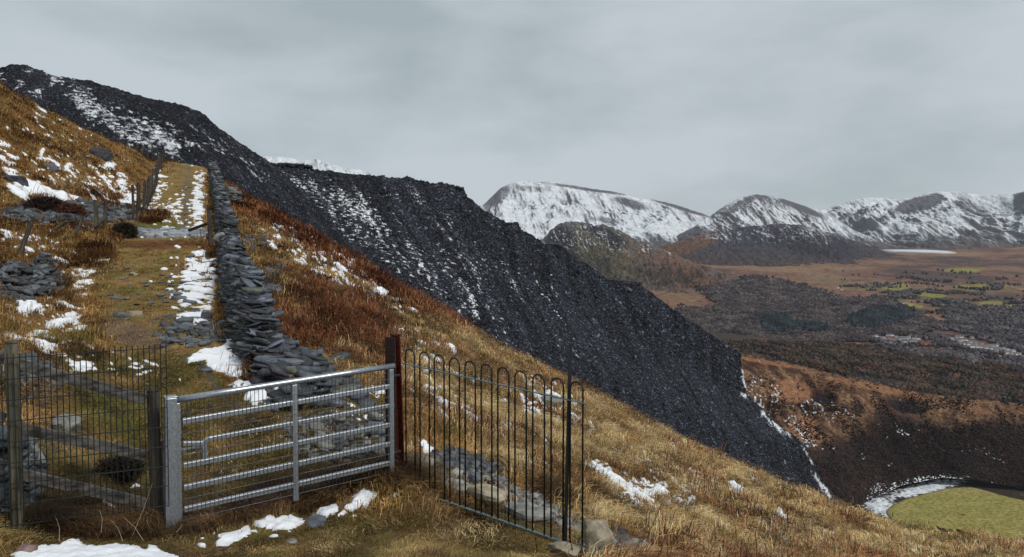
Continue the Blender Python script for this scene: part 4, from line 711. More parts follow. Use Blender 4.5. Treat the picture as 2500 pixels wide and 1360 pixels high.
m = MB(); m.tube([GP(.015, .55, .0), GP(.04, .50, -.03), GP(.07, .50, -.04), GP(.09, .545, -.03)], .007, 8); m.bar(GP(.01, .56), GP(.095, .56), .03, .012); m.build('latch_handle', M['galv'], gate)
for h in (.10, .92):
    m = MB(); m.tube([GP(.99, h, 0), GP(1.035, h, 0)], .016, 10); m.build('hinge', M['rust_dark_shade'], gate)
m = MB()
for k in range(54):
    t = .018 + k * .966 / 54; m.tube([GP(t, -.095, .024), GP(t, H - .02, .024)], .0030, 5)
for h in (-.09, .01, .105, .31, .515, .71, .90): m.tube([GP(.01, h + .0, .027), GP(.98, h, .027)], .0034, 5)
m.build('wire_mesh', M['wire'], gate)
# grey steel post at the gate's latch end
b = V3(416, 1303, 6.96); tp_ = V3(416, 970, 6.96); post = tag(empty('gate_post', b), 'square galvanised steel post at the latch end of the gate', 'post')
m = MB(); m.bar(b - up * .4, tp_, .10, .10, up=gx_); m.build('shaft', M['galv'], post, .006)
m = MB(); m.bar(tp_ + up * .002, tp_ + up * .012, .108, .108, up=gx_); m.build('cap', M['galv'], post, .003)
m = MB(); m.bar(GP(-.030, .5), GP(-.030, .63), .03, .05, up=gx_); m.bar(GP(-.03, .90), GP(-.03, 1.0), .02, .04, up=gx_); m.build('latch_keep', M['galv'], post, .003)
# rusty girder post
b = V3(967, 1160, 8.36); hp = Vector((0, 0, 1.52)); gp = tag(empty('girder_post', b), 'rusty red-brown steel girder post between the gate and the green railing', 'post')
ax_ = Vector((.80, -.60, 0)).normalized(); ay_ = Vector((.60, .80, 0))
m = MB(); m.bar(b - up * .5 - ay_ * .075, b + hp - ay_ * .075, .013, .15, up=ax_); m.build('front_flange', M['rust_dark_shade'], gp, .002)  # shade on the flange turned from the light is put into darker rust
m = MB(); m.bar(b - up * .5 - ax_ * .075 * 0 + ay_ * 0, b + hp, .15 - .015, .010, up=ax_); m.build('web', M['rust'], gp, .002)
m = MB(); m.bar(b - up * .5 + ay_ * .075, b + hp + up * .03, .013, .15, up=ax_); m.build('back_flange', M['rust'], gp, .002)
m = MB(); m.bar(b + hp - ax_ * .02 + up * .02, b + hp + ax_ * .05 + up * .02, .10, .012); m.build('top_plate', M['rust_dark_shade'], gp)
for z in (1.33, 1.12, .62):
    m = MB(); m.tube([b + up * z - ay_ * .10 + ax_ * .055, b + up * z - ay_ * .075 + ax_ * .055], .012, 8); m.build('bolt', M['rust_dark_shade'], gp)
m = MB(); m.bar(b + up * .30 - ax_ * .08 - ay_ * .085, b + up * .30 + ax_ * .09 - ay_ * .085, .012, .05); m.build('clamp', M['wire'], gp)
# bow-top railing
A = V3(984, 1187, 8.25); B = V3(1413, 1336, 6.90); AT = V3(984, 887, 8.25); BT = V3(1413, 978, 6.90); rd = B - A; zt = (AT.z - A.z + BT.z - B.z) / 2
rl = tag(empty('bow_top_railing', (A + B) / 2), 'dark green bow-top metal railing panel right of the girder post', 'railing')
def RP(t, h, off=0): n_ = rd.normalized().cross(up); return A + rd * t + up * h + n_ * off
m = MB(); m.bar(RP(-.005, zt), RP(1.035, zt - .012), .034, .010); m.build('top_bar', M['greenlight'], rl, .002)
m = MB(); m.bar(RP(-.005, 0), RP(1.03, 0), .04, .012); m.build('bottom_bar', M['greenlight'], rl, .002)
nh = 11; sp_h = .0935; wh = .060
for k in range(nh):
    t0 = .022 + k * sp_h; t1 = t0 + wh; r_ = wh * rd.length / 2; c = RP((t0 + t1) / 2, zt + .165 - r_)
    arc = [c - rd.normalized() * r_ * math.cos(a) + up * r_ * math.sin(a) for a in np.linspace(0, math.pi, 11)]
    m = MB(); m.tube([RP(t0, -.0)] + arc + [RP(t1, 0)], .0085, 8); m.build('hoop_bar', M['green'], rl, smooth_=True)
for t in (.01, 1.015):
    m = MB(); m.tube([RP(t, -.01), RP(t, .02)], .012, 6); m.build('bolt', M['greenlight'], rl)
b0, b1 = V3(1379, 1283, 6.98), V3(1393, 838, 7.0); pp = tag(empty('black_pole', b0), 'tall thin black steel pole leaning slightly at the far right of the railing', 'pole')
m = MB(); m.bar(b0 - up * .3, b1, .032, .032, up=(1, 0, 0)); m.build('shaft', M['black'], pp, .003)
m = MB(); m.bar(b1 - Vector((.02, 0, 0)), b1 + Vector((.02, 0, 0)), .03, .012); m.build('cap', M['black'], pp)
# green weld-mesh panel
C0 = V3(-60, 873, 6.38); C1 = V3(405, 842, 6.86); pd = C1 - C0; mp_ = tag(empty('mesh_panel', V3(200, 1280, 6.6)), 'dark green weld-mesh fence panel standing left of the gate post', 'fence panel')
m = MB(); nV = 32
for k in range(nV + 1):
    q = C0 + pd * (k / nV); m.tube([q + up * .012, q - up * .75, q - up * 1.46], .0042, 6)
m.build('vertical_wires', M['green'], mp_)
m = MB()
for k in range(9):
    q = -up * (.022 + k * .178); m.tube([C0 + q + Vector((0, -.005, 0)), C1 + q + Vector((.006, -.005, 0))], .0044, 6)
m.build('horizontal_wires', M['green'], mp_)
# wooden post and rail
def wpost(u0, v0, u1, v1, Y, r, mat, parent, name='post', dY=0., sink=.35):
    t_ = V3(u0, v0, Y + dY); b_ = V3(u1, v1, Y); d = (b_ - t_).normalized(); pts = [b_ + d * sink] + [b_.lerp(t_, k) for k in (0, .25, .5, .75, .985)] + [t_]
    m = MB(); m.tube(pts[:-1], r, 14, .06); m.tube([pts[-2], t_], r * .93, 14, .05); return m.build(name, mat, parent, smooth_=True)
fb = V3(200, 1280, 7.1); wf = tag(empty('wooden_fence', fb), 'weathered post and rail wooden fence behind the green mesh panel', 'fence')
wpost(27, 832, 44, 1300, 6.55, .053, M['mosswood'], wf); wpost(373, 951, 384, 1285, 7.1, .055, M['wood'], wf); wpost(-420, 800, -400, 1300, 6.6, .055, M['wood'], wf)
for (v0, v1, vL) in ((893, 976, 862), (1048, 1112, 1012), (1160, 1228, 1128)):
    m = MB(); m.bar(V3(44, v0 - 4, 6.66), V3(356, v1, 7.05), .036, .095); m.build('rail', M['rail'], wf, .004)
    m = MB(); m.bar(V3(-200, vL - 45, 6.3), V3(12, vL + 12, 6.66), .036, .105); m.build('rail', M['rail'], wf, .004)
# old fence posts on the left bank
for (u0, v0, u1, v1, Y, r, mt, lab, dY) in [(77, 543, 46, 640, 21.5, .065, 'wood', 'dark leaning fence post above the left stone heap', .2),
    (163, 540, 134, 608, 25.5, .055, 'mosswood', 'thin pale brown post leaning right, between two darker leaning posts', .0), (202, 527, 187, 608, 25, .06, 'wood', 'dark slanted fence post to the right of the thin pale brown one', .1),
    (234, 488, 234, 540, 27.5, .08, 'mosswood', 'stout upright brown post, left of the upright pair by the broken rail', 0), (259, 489, 254, 532, 28.5, .07, 'wood', 'upright brown post, right of the upright pair by the broken rail', 0),
    (511, 513, 514, 600, 24.6, .075, 'wood', 'dark upright post against the slate wall at the slab crossing', 0)]:
    b_ = V3(u1, v1, Y); b_.z = gz(b_.x, b_.y); t_ = V3(u0, v0, Y + dY); d = (b_ - t_).normalized(); m = MB(); m.tube([b_ + d * .3, b_, b_.lerp(t_, .5), t_], r, 9, .12, .9); o = m.build('fence_post', M[mt], None, org=b_); tag(o, lab, 'post')
m = MB(); a, b_ = V3(258, 530, 28.2), V3(206, 572, 26.6); m.tube([a, a.lerp(b_, .5), b_], .09, 7, .15); tag(m.build('fallen_rail', M['wood'], None, org=b_), 'broken dark timber sloping down from the upright post pair', 'timber')
m = MB(); a, b_ = V3(508, 545, 25.2), V3(462, 562, 26.2); m.tube([a, b_], .05, 6, .15); tag(m.build('fallen_rail', M['wood'], None, org=b_), 'short fallen timber leaning by the upright post at the slab crossing', 'timber')
# slack wires between the leaning posts
m = MB()
for (h0, h1) in ((560, 605), (585, 585), (612, 600)): pass
pts_w = [V3(-40, 690, 20), V3(52, 620, 21.5), V3(142, 590, 25.4), V3(190, 575, 25), V3(234, 520, 27.5)]
for dz in (0, .35): m.tube([p + up * dz for p in pts_w], .006, 4)
tag(m.build('fence_wire', M['wire'], None, org=pts_w[0]), 'slack rusty wire strung along the leaning fence posts', 'wire')
# wire fence up the left of the track
fpx = [(325, 508, 30.5), (337, 497, 32), (349, 484, 34.2), (357, 474, 36.3), (364, 464, 38.6), (370, 455, 41), (375, 446, 43.6), (380, 437, 46.3), (384, 428, 49.2), (387, 419, 52.5), (390, 411, 56), (393, 404, 60)]
fa = np.array(fpx); tq = np.linspace(0, len(fpx) - 1, 19); fpx = [tuple(np.interp(t, range(len(fa)), fa[:, k]) for k in range(3)) for t in tq]
tf = tag(empty('wire_fence', V3(*fpx[0])), 'dark post and wire fence climbing along the left edge of the track', 'fence'); tops = []
for k, (u, v, Y) in enumerate(fpx):
    b_ = V3(u, v, Y); b_.z = min(b_.z, gz(b_.x, b_.y) + .25); hgt = 1.15; t_ = b_ + Vector((random.uniform(.0, .12), 0, hgt + random.uniform(-.05, .08))); m = MB(); m.tube([b_ - up * .8, t_], .045, 7, .1); m.build('post', M['wood'], tf); tops.append((b_, t_))
for h in (.15, .35, .55, .75, .95):
    m = MB(); m.tube([a.lerp(c, h) for a, c in tops], .012, 4); m.build('wire', M['wire'], tf)
# farther fence by the bend
f2 = [(322, 388, 70), (335, 385, 71), (348, 384, 72), (360, 383, 73), (372, 383, 74), (385, 383, 74), (400, 388, 74)]
tf2 = tag(empty('wire_fence', V3(*f2[0])), 'small far post and wire fence crossing below the slate at the track top', 'fence'); tops = []
for k, (u, v, Y) in enumerate(f2):
    b_ = V3(u, v, Y); t_ = b_ + up * 1.15; m = MB(); m.tube([b_ - up * 2.5, t_], .06, 6, .1); m.build('post', M['wood'], tf2); tops.append((b_, t_))
for h in (.35, .8):
    m = MB(); m.tube([a.lerp(c, h) for a, c in tops], .018, 4); m.build('wire', M['wire'], tf2)

# dry-stone slate wall: stacked plates, ragged top
def wall_line(Y): return np.interp(Y, [10.4, 11.5, 13, 14, 19, 26, 38, 50, 58, 64], [-3.25, -3.82, -4.48, -4.88, -6.95, -9.72, -14.55, -19.45, -22.7, -25.2]) + .0085 * Y
Vs, Cs = [], []
Yc = 10.7
while Yc < 63:
    step = .16 * (Yc / 12) ** .8; hw = .37 - .03 * smooth(14, 25, Yc); ht = float(np.interp(Yc, [10.7, 11.4, 12.2, 13.5, 16, 20, 22, 23.6, 24.2, 26, 30, 45, 60], [.18, .38, .70, .95, 1.02, 1.08, 1.0, .9, .75, .95, 1.1, 1.1, 1.15])) + random.uniform(-.10, .12)
    th = max(.027, .0024 * Yc); xc = float(wall_line(Yc)); zb = gz(xc, Yc) - .08; nl_ = int(ht / th); dirY = Vector((-.4, 1, 0)).normalized(); yaw0 = math.atan2(dirY.y, dirY.x)
    for k in range(nl_):
        z = zb + (k + .5) * ht / nl_; wk = hw * (1 - .26 * k / nl_); nn = 3 if Yc < 26 else 2
        for s_ in np.linspace(-1, 1, nn):
            if random.random() < .06: continue
            l_ = random.uniform(.3, .72) * (Yc / 12) ** .35; ww = random.uniform(.16, .30)
            l_ = min(l_, wk * 1.5); edge_ = max(wk - l_ * .46, 0) * s_ + random.gauss(0, .05); c = (xc + edge_, Yc + random.uniform(-.5, .5) * step, z + random.gauss(0, .012))
            tilt = .07 + (.22 if k > nl_ * .85 else 0)
            Vs.append((c, (random.gauss(0, tilt) + .10, random.gauss(0, tilt) - .08, 1), random.uniform(0, 3.14) if random.random() < .12 else random.gauss(.1, .3), l_, ww, th * random.choice([.6, .85, 1., 1.35]), random.choice([.14, .35, .65, 1.1, 2.1]) * (1.5 if k > nl_ - 3 else 1)))  # light on the wall top is painted in: uppermost courses get paler slabs
    Yc += step
# collapsed near end and spill on the right
for _ in range(140):
    t = random.random(); u = random.gauss(760, 55) if t < .6 else random.gauss(690, 30); v = random.gauss(893, 15) if t < .6 else random.gauss(880, 16); Y = 10.6 + (900 - v) * .035 + random.uniform(-.2, .2); p = P(u, v, Y); x, y = p[0], p[1]; z = gz(x, y) + random.uniform(.0, .22) * (1 if u < 780 else .6)
    Vs.append(((x, y, z), (random.gauss(.1, .18), random.gauss(-.12, .18), 1), random.uniform(0, 3.1), random.uniform(.2, .62), random.uniform(.16, .4), random.uniform(.03, .075), random.choice([.6, 1, 1.4, 1.9])))
a_ = [np.array([q[i] for q in Vs], float) for i in range(7)]
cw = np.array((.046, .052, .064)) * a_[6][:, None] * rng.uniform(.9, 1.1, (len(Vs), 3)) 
liche = rng.random(len(Vs)) < .05; cw[liche] = np.array((.10, .105, .08)) * rng.uniform(.7, 1.2, (liche.sum(), 1))
wl = slab_mesh('slate_wall', slabs(a_[0], a_[1], a_[2], a_[3], a_[4], a_[5], 5, .30, inset=(.88, 1.0)), cw, M['slate']); tag(wl, 'long dry-stone wall of stacked slate running up the right of the track', 'wall')
# core so no light leaks through the stack
m = MB(); ys = np.linspace(12, 62, 60)
for a0, a1 in zip(ys[:-1], ys[1:]):
    x0, x1 = float(wall_line(a0)), float(wall_line(a1)); h0 = .72
    m.bar((x0, a0, gz(x0, a0) + h0 / 2 - .15), (x1, a1, gz(x1, a1) + h0 / 2 - .15), .34, h0)
core = m.build('core', M['black'], None); core.parent = wl
# stone heaps --------------------------------------------------------
def heap(name, label, cat, u, v, ru, rv, n, hgt, sz, Yf, col=(.058, .064, .072), tilt=.35, g=None, kind=None):
    L_ = []
    for _ in range(n):
        r_ = math.sqrt(random.random()); a = random.uniform(0, 6.28); uu = u + ru * r_ * math.cos(a); vv = v + rv * r_ * math.sin(a); Y = Yf(uu, vv); p = P(uu, vv, Y); z = gz(p[0], p[1]) + random.random() * hgt * (1 - r_ ** 2)
        s_ = random.uniform(*sz); L_.append(((p[0], p[1], z), (random.gauss(0, tilt) + .15, random.gauss(0, tilt) - .25, 1), random.uniform(0, 3.1), s_ * random.uniform(1, 1.7), s_, s_ * random.uniform(.12, .35), random.choice([.5, .8, 1.1, 1.5, 2.1])))
    a_ = [np.array([q[i] for q in L_], float) for i in range(7)]
    o = slab_mesh(name, slabs(a_[0], a_[1], a_[2], a_[3], a_[4], a_[5], 5, .3, inset=(.8, 1)), np.array(col) * a_[6][:, None], M['slate']); return tag(o, label, cat, g, kind)
def surf_Y(u, v, lo=6, hi=90):
    """distance at which the smooth ground is first met along the line of sight"""
    ys = np.exp(np.linspace(math.log(lo), math.log(hi), 500)); x = (u - U0) / F0; vs = smooth_v(np.full(500, x), np.log(ys)); k = np.argmax(vs <= v) if (vs <= v).any() else 499
    return float(ys[k])
sY = surf_Y
heap('stone_heap', 'tumbled heap of slate stones at the left edge below the dark leaning post', 'stone heap', 60, 690, 92, 42, 800, .32, (.10, .24), lambda u, v: sY(u, v))
heap('stone_heap', 'small dark pile of stones topping the slate heap on the left', 'stone heap', 108, 648, 28, 16, 130, .35, (.12, .24), lambda u, v: sY(u, v))
heap('rubble', 'flat grey slate rubble strewn across the left bank', 'rubble', 180, 520, 190, 26, 520, .12, (.14, .42), sY, kind='stuff')
heap('rubble', 'broken wall rubble behind the wooden fence', 'rubble', 70, 940, 60, 50, 160, .25, (.10, .22), sY, kind='stuff')
heap('stone_heap', 'dark stacked stones beneath the leftmost wooden fence post', 'stone heap', 20, 1170, 70, 110, 420, .35, (.07, .20), lambda u, v: max(sY(u, v), 6.75))
heap('rubble', 'broken slate beside the foot of the wall', 'rubble', 475, 812, 90, 30, 80, .03, (.07, .20), sY, col=(.05, .052, .055), kind='stuff')
heap('rubble', 'angular slate chippings behind the green railing', 'rubble', 1110, 1135, 130, 34, 420, .08, (.05, .16), sY, kind='stuff')
heap('rubble', 'pale broken stone along the foot of the green railing', 'rubble', 1200, 1190, 240, 30, 520, .05, (.04, .14), lambda u, v: sY(u, v + (u - 1200) * .42), col=(.15, .15, .145), kind='stuff')
heap('rubble', 'stone chips on the slope seen through the gate', 'rubble', 830, 1060, 150, 60, 240, .04, (.05, .15), sY, col=(.12, .12, .115), kind='stuff')
heap('rubble', 'tumbled slate right of the wall', 'rubble', 622, 590, 36, 26, 50, .12, (.12, .34), sY, kind='stuff')
heap('rubble', 'fallen slate plates on the grass by the wall', 'rubble', 672, 670, 26, 44, 36, .1, (.12, .34), sY, kind='stuff')
heap('rubble', 'small stones round the boulders at the railing end', 'rubble', 1530, 1335, 110, 26, 110, .05, (.05, .15), sY, col=(.13, .13, .12), kind='stuff')
heap('stone_wall', 'square stub of old stone wall right of the track wall', 'wall', 566, 486, 20, 22, 170, .9, (.25, .55), lambda u, v: 43, col=(.07, .07, .068), tilt=.15)
heap('slab_crossing', 'wet flat slate paving laid across the track', 'paving', 405, 573, 108, 7, 260, .05, (.25, .6), lambda u, v: sY(u, v), col=(.20, .21, .225), tilt=.05)
# rough boulders and plates, each its own thing ----------------------
def rock(name, label, u, v, Y, dims, mat, yaw=0, tilt=(0, 0), seed=0, cat='stone', flat_=1.0, sub=4, sink=.3):
    me = bpy.data.meshes.new(name); bm = bmesh.new(); bmesh.ops.create_icosphere(bm, subdivisions=sub, radius=.5); r_ = np.random.default_rng(seed); V = np.array([v_.co[:] for v_ in bm.verts])
    for _ in range(11):      # cleave with planes for angular faces
        n = r_.normal(size=3); n[2] *= .7; n /= np.linalg.norm(n); d = r_.uniform(.26, .40); k = V @ n - d; V = V - np.clip(k, 0, None)[:, None] * n
    V += .03 * np.stack([perlin(V[:, 0] * 5 + seed, V[:, 1] * 5 + V[:, 2] * 4, s) + .5 * perlin(V[:, 0] * 13 + seed, V[:, 1] * 13 - V[:, 2] * 11, s + 9) for s in (1, 2, 3)], -1)
    V = V / (V.max(0) - V.min(0)) * np.array(dims)
    for v_, c in zip(bm.verts, V): v_.co = c
    bm.to_mesh(me); bm.free(); me.materials.append(mat); o = bpy.data.objects.new(name, me); COL.objects.link(o)
    p = P(u, v, Y); z = gz(p[0], p[1]); o.location = (p[0], p[1], z + dims[2] * (.5 - sink)); o.rotation_euler = (tilt[0], tilt[1], yaw); tag(o, label, cat); return o
def slate_plate(name, label, u, v, Y, dims, mat, yaw=0, tilt=(0, 0), seed=0, lift=.4, group=None, cat='slate'):
    r_ = np.random.default_rng(seed + 900); k = 8; me = bpy.data.meshes.new(name); ang = np.sort((np.arange(k) + r_.uniform(-.35, .35, k)) / k * 2 * math.pi); rad = r_.uniform(.72, 1.08, k) / 2
    V = []; Ls = [(-.5, .93), (-.1, 1.0), (.28, .96), (.5, .80)]
    for h, s_ in Ls:
        for j in range(k): q = rad[j] * s_ * r_.uniform(.93, 1.04); V.append((math.cos(ang[j]) * q * dims[0], math.sin(ang[j]) * q * dims[1], (h + r_.uniform(-.12, .12)) * dims[2]))
    V.append((0, 0, dims[2] * .52)); fs = [tuple(reversed(range(k)))]
    for l_ in range(3): fs += [(l_ * k + j, l_ * k + (j + 1) % k, (l_ + 1) * k + (j + 1) % k, (l_ + 1) * k + j) for j in range(k)]
    fs += [(3 * k + j, 3 * k + (j + 1) % k, 4 * k) for j in range(k)]; me.from_pydata(V, [], fs); me.materials.append(mat); o = bpy.data.objects.new(name, me); COL.objects.link(o)
    p = P(u, v, Y); o.location = (p[0], p[1], gz(p[0], p[1]) + dims[2] * lift); o.rotation_euler = (tilt[0], tilt[1], yaw)
    tag(o, label, cat, group); return o
SL = M['slab']; ST = M['stone']; TN = M['tan']
rock('boulder', 'largest pale grey boulder just right of the railing', 1462, 1306, 7.3, (.40, .36, .36), TN, .5, (.2, .35), 3)
rock('boulder', 'tan boulder under the right foot of the railing', 1378, 1345, 6.75, (.30, .2, .13), TN, -.35, (0, .12), 5)
rock('boulder', 'grey split rock right of the largest pale boulder', 1548, 1318, 7.3, (.30, .26, .16), ST, .3, (.1, -.2), 8)
rock('boulder', 'low dark rock at the bottom edge below the grey split rock', 1580, 1350, 6.9, (.34, .22, .12), SL, .1, (0, .1), 9)
rock('boulder', 'reddish stone at the left end of the foreground snow', 62, 1345, 6.1, (.18, .16, .12), M['pink'], .3, (0, 0), 11)
rock('boulder', 'square white-grey rock on the grass behind the mesh panel', 165, 1022, 8.3, (.30, .26, .26), ST, .4, (.2, .1), 12, sink=.25)
rock('boulder', 'small white stone lying in the middle of the track', 327, 675, 20.3, (.26, .2, .14), TN, .3, (0, 0), 13)
rock('boulder', 'grey boulder half hidden behind the leftmost wooden post', 70, 1115, 7.4, (.30, .28, .30), ST, .7, (.1, 0), 14)
rock('boulder', 'mossy upright stone leaning against the near end of the wall', 578, 828, 13.0, (.22, .22, .36), ST, .4, (.25, .25), 15, sink=.2)
rock('boulder', 'rounded grey stone standing at the right of the wall end', 718, 868, 11.4, (.16, .14, .24), ST, .4, (.1, -.3), 16)
rock('boulder', 'dark rock outcrop in the snow on the left hillside', 45, 432, 33, (1.0, .7, .6), M['rockdark'], .3, (0, .2), 17, sink=.55)
rock('boulder', 'pale rock set in the upper left hillside', 125, 372, 38, (.8, .6, .5), M['slab'], .3, (.1, .2), 18, sink=.5)
rock('boulder', 'black overhanging rock high on the left hillside', 238, 348, 46, (1.5, 1.0, .9), M['rockdark'], .2, (.1, .2), 19, sink=.55)
rock('boulder', 'brown rounded stone in the wall beside the upright post', 545, 555, 24.3, (.6, .5, .5), ST, .3, (0, 0), 20, sink=-.4)
rock('boulder', 'dark boulder on the skyline of the high slate tip', 232, 200, 231, (2.6, 2.2, 2.0), SL, .3, (0, 0), 21); bpy.data.objects[-1] if False else None
slate_plate('slate_plate', 'dark pointed slate lying in the turf between two foreground snow patches', 772, 1264, 7.35, (.30, .24, .05), SL, -.6, (.35, .25), 1)
slate_plate('slate_plate', 'small pale stone flake in the turf below the dark pointed slate', 712, 1306, 6.75, (.11, .10, .03), ST, .3, (.2, 0), 2)
slate_plate('slate_plate', 'thin grey slate lying by the worn grey line near the wall end', 502, 904, 10.8, (.21, .15, .04), SL, .2, (.1, -.1), 3)
slate_plate('slate_plate', 'long flat slate slab topping the collapsed wall end', 690, 895, 10.75, (.85, .45, .08), SL, -.15, (.05, .05), 4, lift=2.6)
slate_plate('slate_plate', 'greenish slab right of the long flat slab at the wall end', 745, 888, 10.9, (.5, .38, .07), SL, .2, (-.1, .15), 5, lift=2.6)
slate_plate('slate_plate', 'pale slab stuck out of the wall end above the long flat slab', 648, 858, 11.2, (.42, .32, .06), SL, -.1, (.12, .05), 6, lift=5.5)
slate_plate('slate_plate', 'tilted grey slab seen through the upper gate bars', 780, 950, 10.3, (.36, .26, .07), SL, .4, (.35, -.3), 7, lift=1.2)
slate_plate('slate_plate', 'flat pale slab behind the middle gate bars, right of the centre stile', 795, 1085, 9.0, (.30, .22, .06), ST, -.35, (.15, .2), 8, lift=.6)
slate_plate('slate_plate', 'grey plate lying between the upper gate bars near the hinge', 820, 985, 9.9, (.28, .2, .06), SL, .1, (.1, .1), 9, lift=.8)
slate_plate('slate_plate', 'rounded pale plate low behind the gate near the hinge', 882, 1105, 8.8, (.18, .14, .04), ST, .1, (.1, .1), 10, lift=.6)
slate_plate('slate_plate', 'long pale stone behind the third gate bar near the hinge', 915, 1003, 9.8, (.26, .12, .08), ST, -.6, (.1, .1), 11, lift=.8)
slate_plate('slate_plate', 'dark upright slab behind the fourth gate bar near the girder post', 925, 1045, 9.3, (.34, .26, .08), SL, .2, (.5, .2), 12, lift=1.2)
slate_plate('slate_plate', 'large grey flagstone behind the left bars of the railing', 1020, 1150, 8.9, (.52, .36, .08), ST, .3, (.1, .15), 13, lift=.8)
slate_plate('slate_plate', 'brownish flagstone behind the railing, below the rubble', 1110, 1185, 8.5, (.50, .36, .08), ST, -.25, (.05, .2), 14, lift=.8)
slate_plate('slate_plate', 'rounded flagstone in the middle of the stone path behind the railing', 1190, 1225, 8.1, (.52, .34, .10), TN, -.3, (.05, .12), 15, lift=.8)
slate_plate('slate_plate', 'pale flagstone sloping down toward the black pole', 1290, 1262, 7.8, (.60, .36, .08), ST, -.3, (.05, .15), 16, lift=.8)
slate_plate('slate_plate', 'wedge of dark slate propped at the right of the stone chippings', 1160, 1150, 8.7, (.20, .16, .09), SL, .5, (.5, .2), 17, lift=1)
slate_plate('slate_plate', 'pale slab half buried on the slope behind the railing top', 1340, 970, 19.5, (.75, .5, .16), ST, .2, (.1, .2), 18)
slate_plate('slate_plate', 'long narrow slate lying on the brown slope above the bracken', 895, 690, 26.5, (.9, .3, .15), SL, -.5, (.1, .3), 19, lift=.8)
slate_plate('slate_plate', 'dark pointed slabs piled on the slope right of the wall', 665, 685, 20.5, (.62, .4, .12), SL, -.3, (.3, .2), 20, lift=1)
slate_plate('slate_plate', 'black log-like slate at the edge of the worn earth on the track', 290, 768, 15.0, (.36, .14, .10), SL, -.1, (0, 0), 21)
slate_plate('slate_plate', 'mossy tan stone beside the black slate on the track', 330, 772, 14.9, (.42, .18, .12), TN, -.1, (0, 0), 22)
slate_plate('slate_plate', 'large dark slab on the right of the track in the snow', 436, 730, 17.0, (.42, .2, .10), SL, .1, (0, 0), 23)
slate_plate('slate_plate', 'upright block of slate near the wall foot in the snow', 505, 778, 14.6, (.22, .16, .16), SL, .3, (.3, .2), 24, lift=.6)
slate_plate('slate_plate', 'broad slate plate at the left of the snow by the wall foot', 452, 792, 14.0, (.40, .3, .08), SL, .3, (.1, -.15), 25, lift=.6)
# scattered plates on the track and by the wall: many alike
def scatter(n, label, group, gen, mats, sz):
    protos = [slate_plate('loose_slate', label, 300, 1300, 7, (1, .75, .2), SL, seed=60 + i, group=group) for i in range(5)]
    for i in range(n):
        src = protos[i % 5]; o = src if i < 5 else src.copy()
        if i >= 5: COL.objects.link(o)
        u, v = gen(); Y = sY(u, v); p = P(u, v, Y); s_ = random.uniform(*sz); o.location = (p[0], p[1], gz(p[0], p[1]) + s_ * .07); o.scale = (s_, s_ * random.uniform(.7, 1), s_ * random.uniform(.5, 1.1)); o.rotation_euler = (random.gauss(.08, .14), random.gauss(0, .14), random.uniform(0, 6.28))
scatter(46, 'grey slate plate lying in the snow strip between the track and the wall', 'slates along the wall foot', lambda: ((lambda v: (random.uniform(np.interp(v, [620, 820], [462, 400]), np.interp(v, [620, 820], [515, 545])), v))(random.uniform(620, 845))), None, (.18, .42))
scatter(48, 'small flat stone on the worn olive turf of the track', 'small stones on the track', lambda: (random.uniform(250, 460), random.uniform(640, 780)), None, (.10, .26))
scatter(22, 'small slate laid in the stony patch at the foot of the wall', 'slates in the stony patch', lambda: (random.gauss(490, 45), random.gauss(832, 10)), None, (.13, .30))
scatter(26, 'grey stone lying on the slope seen through the gate', 'stones beyond the gate', lambda: (random.uniform(700, 950), random.uniform(930, 1120)), None, (.07, .22))
scatter(24, 'grey stone on the narrow path behind the railing', 'stones behind the railing', lambda: ((lambda t: (1000 + 400 * t + random.gauss(0, 25), 1110 + 170 * t + random.gauss(0, 22)))(random.random())), None, (.08, .2))
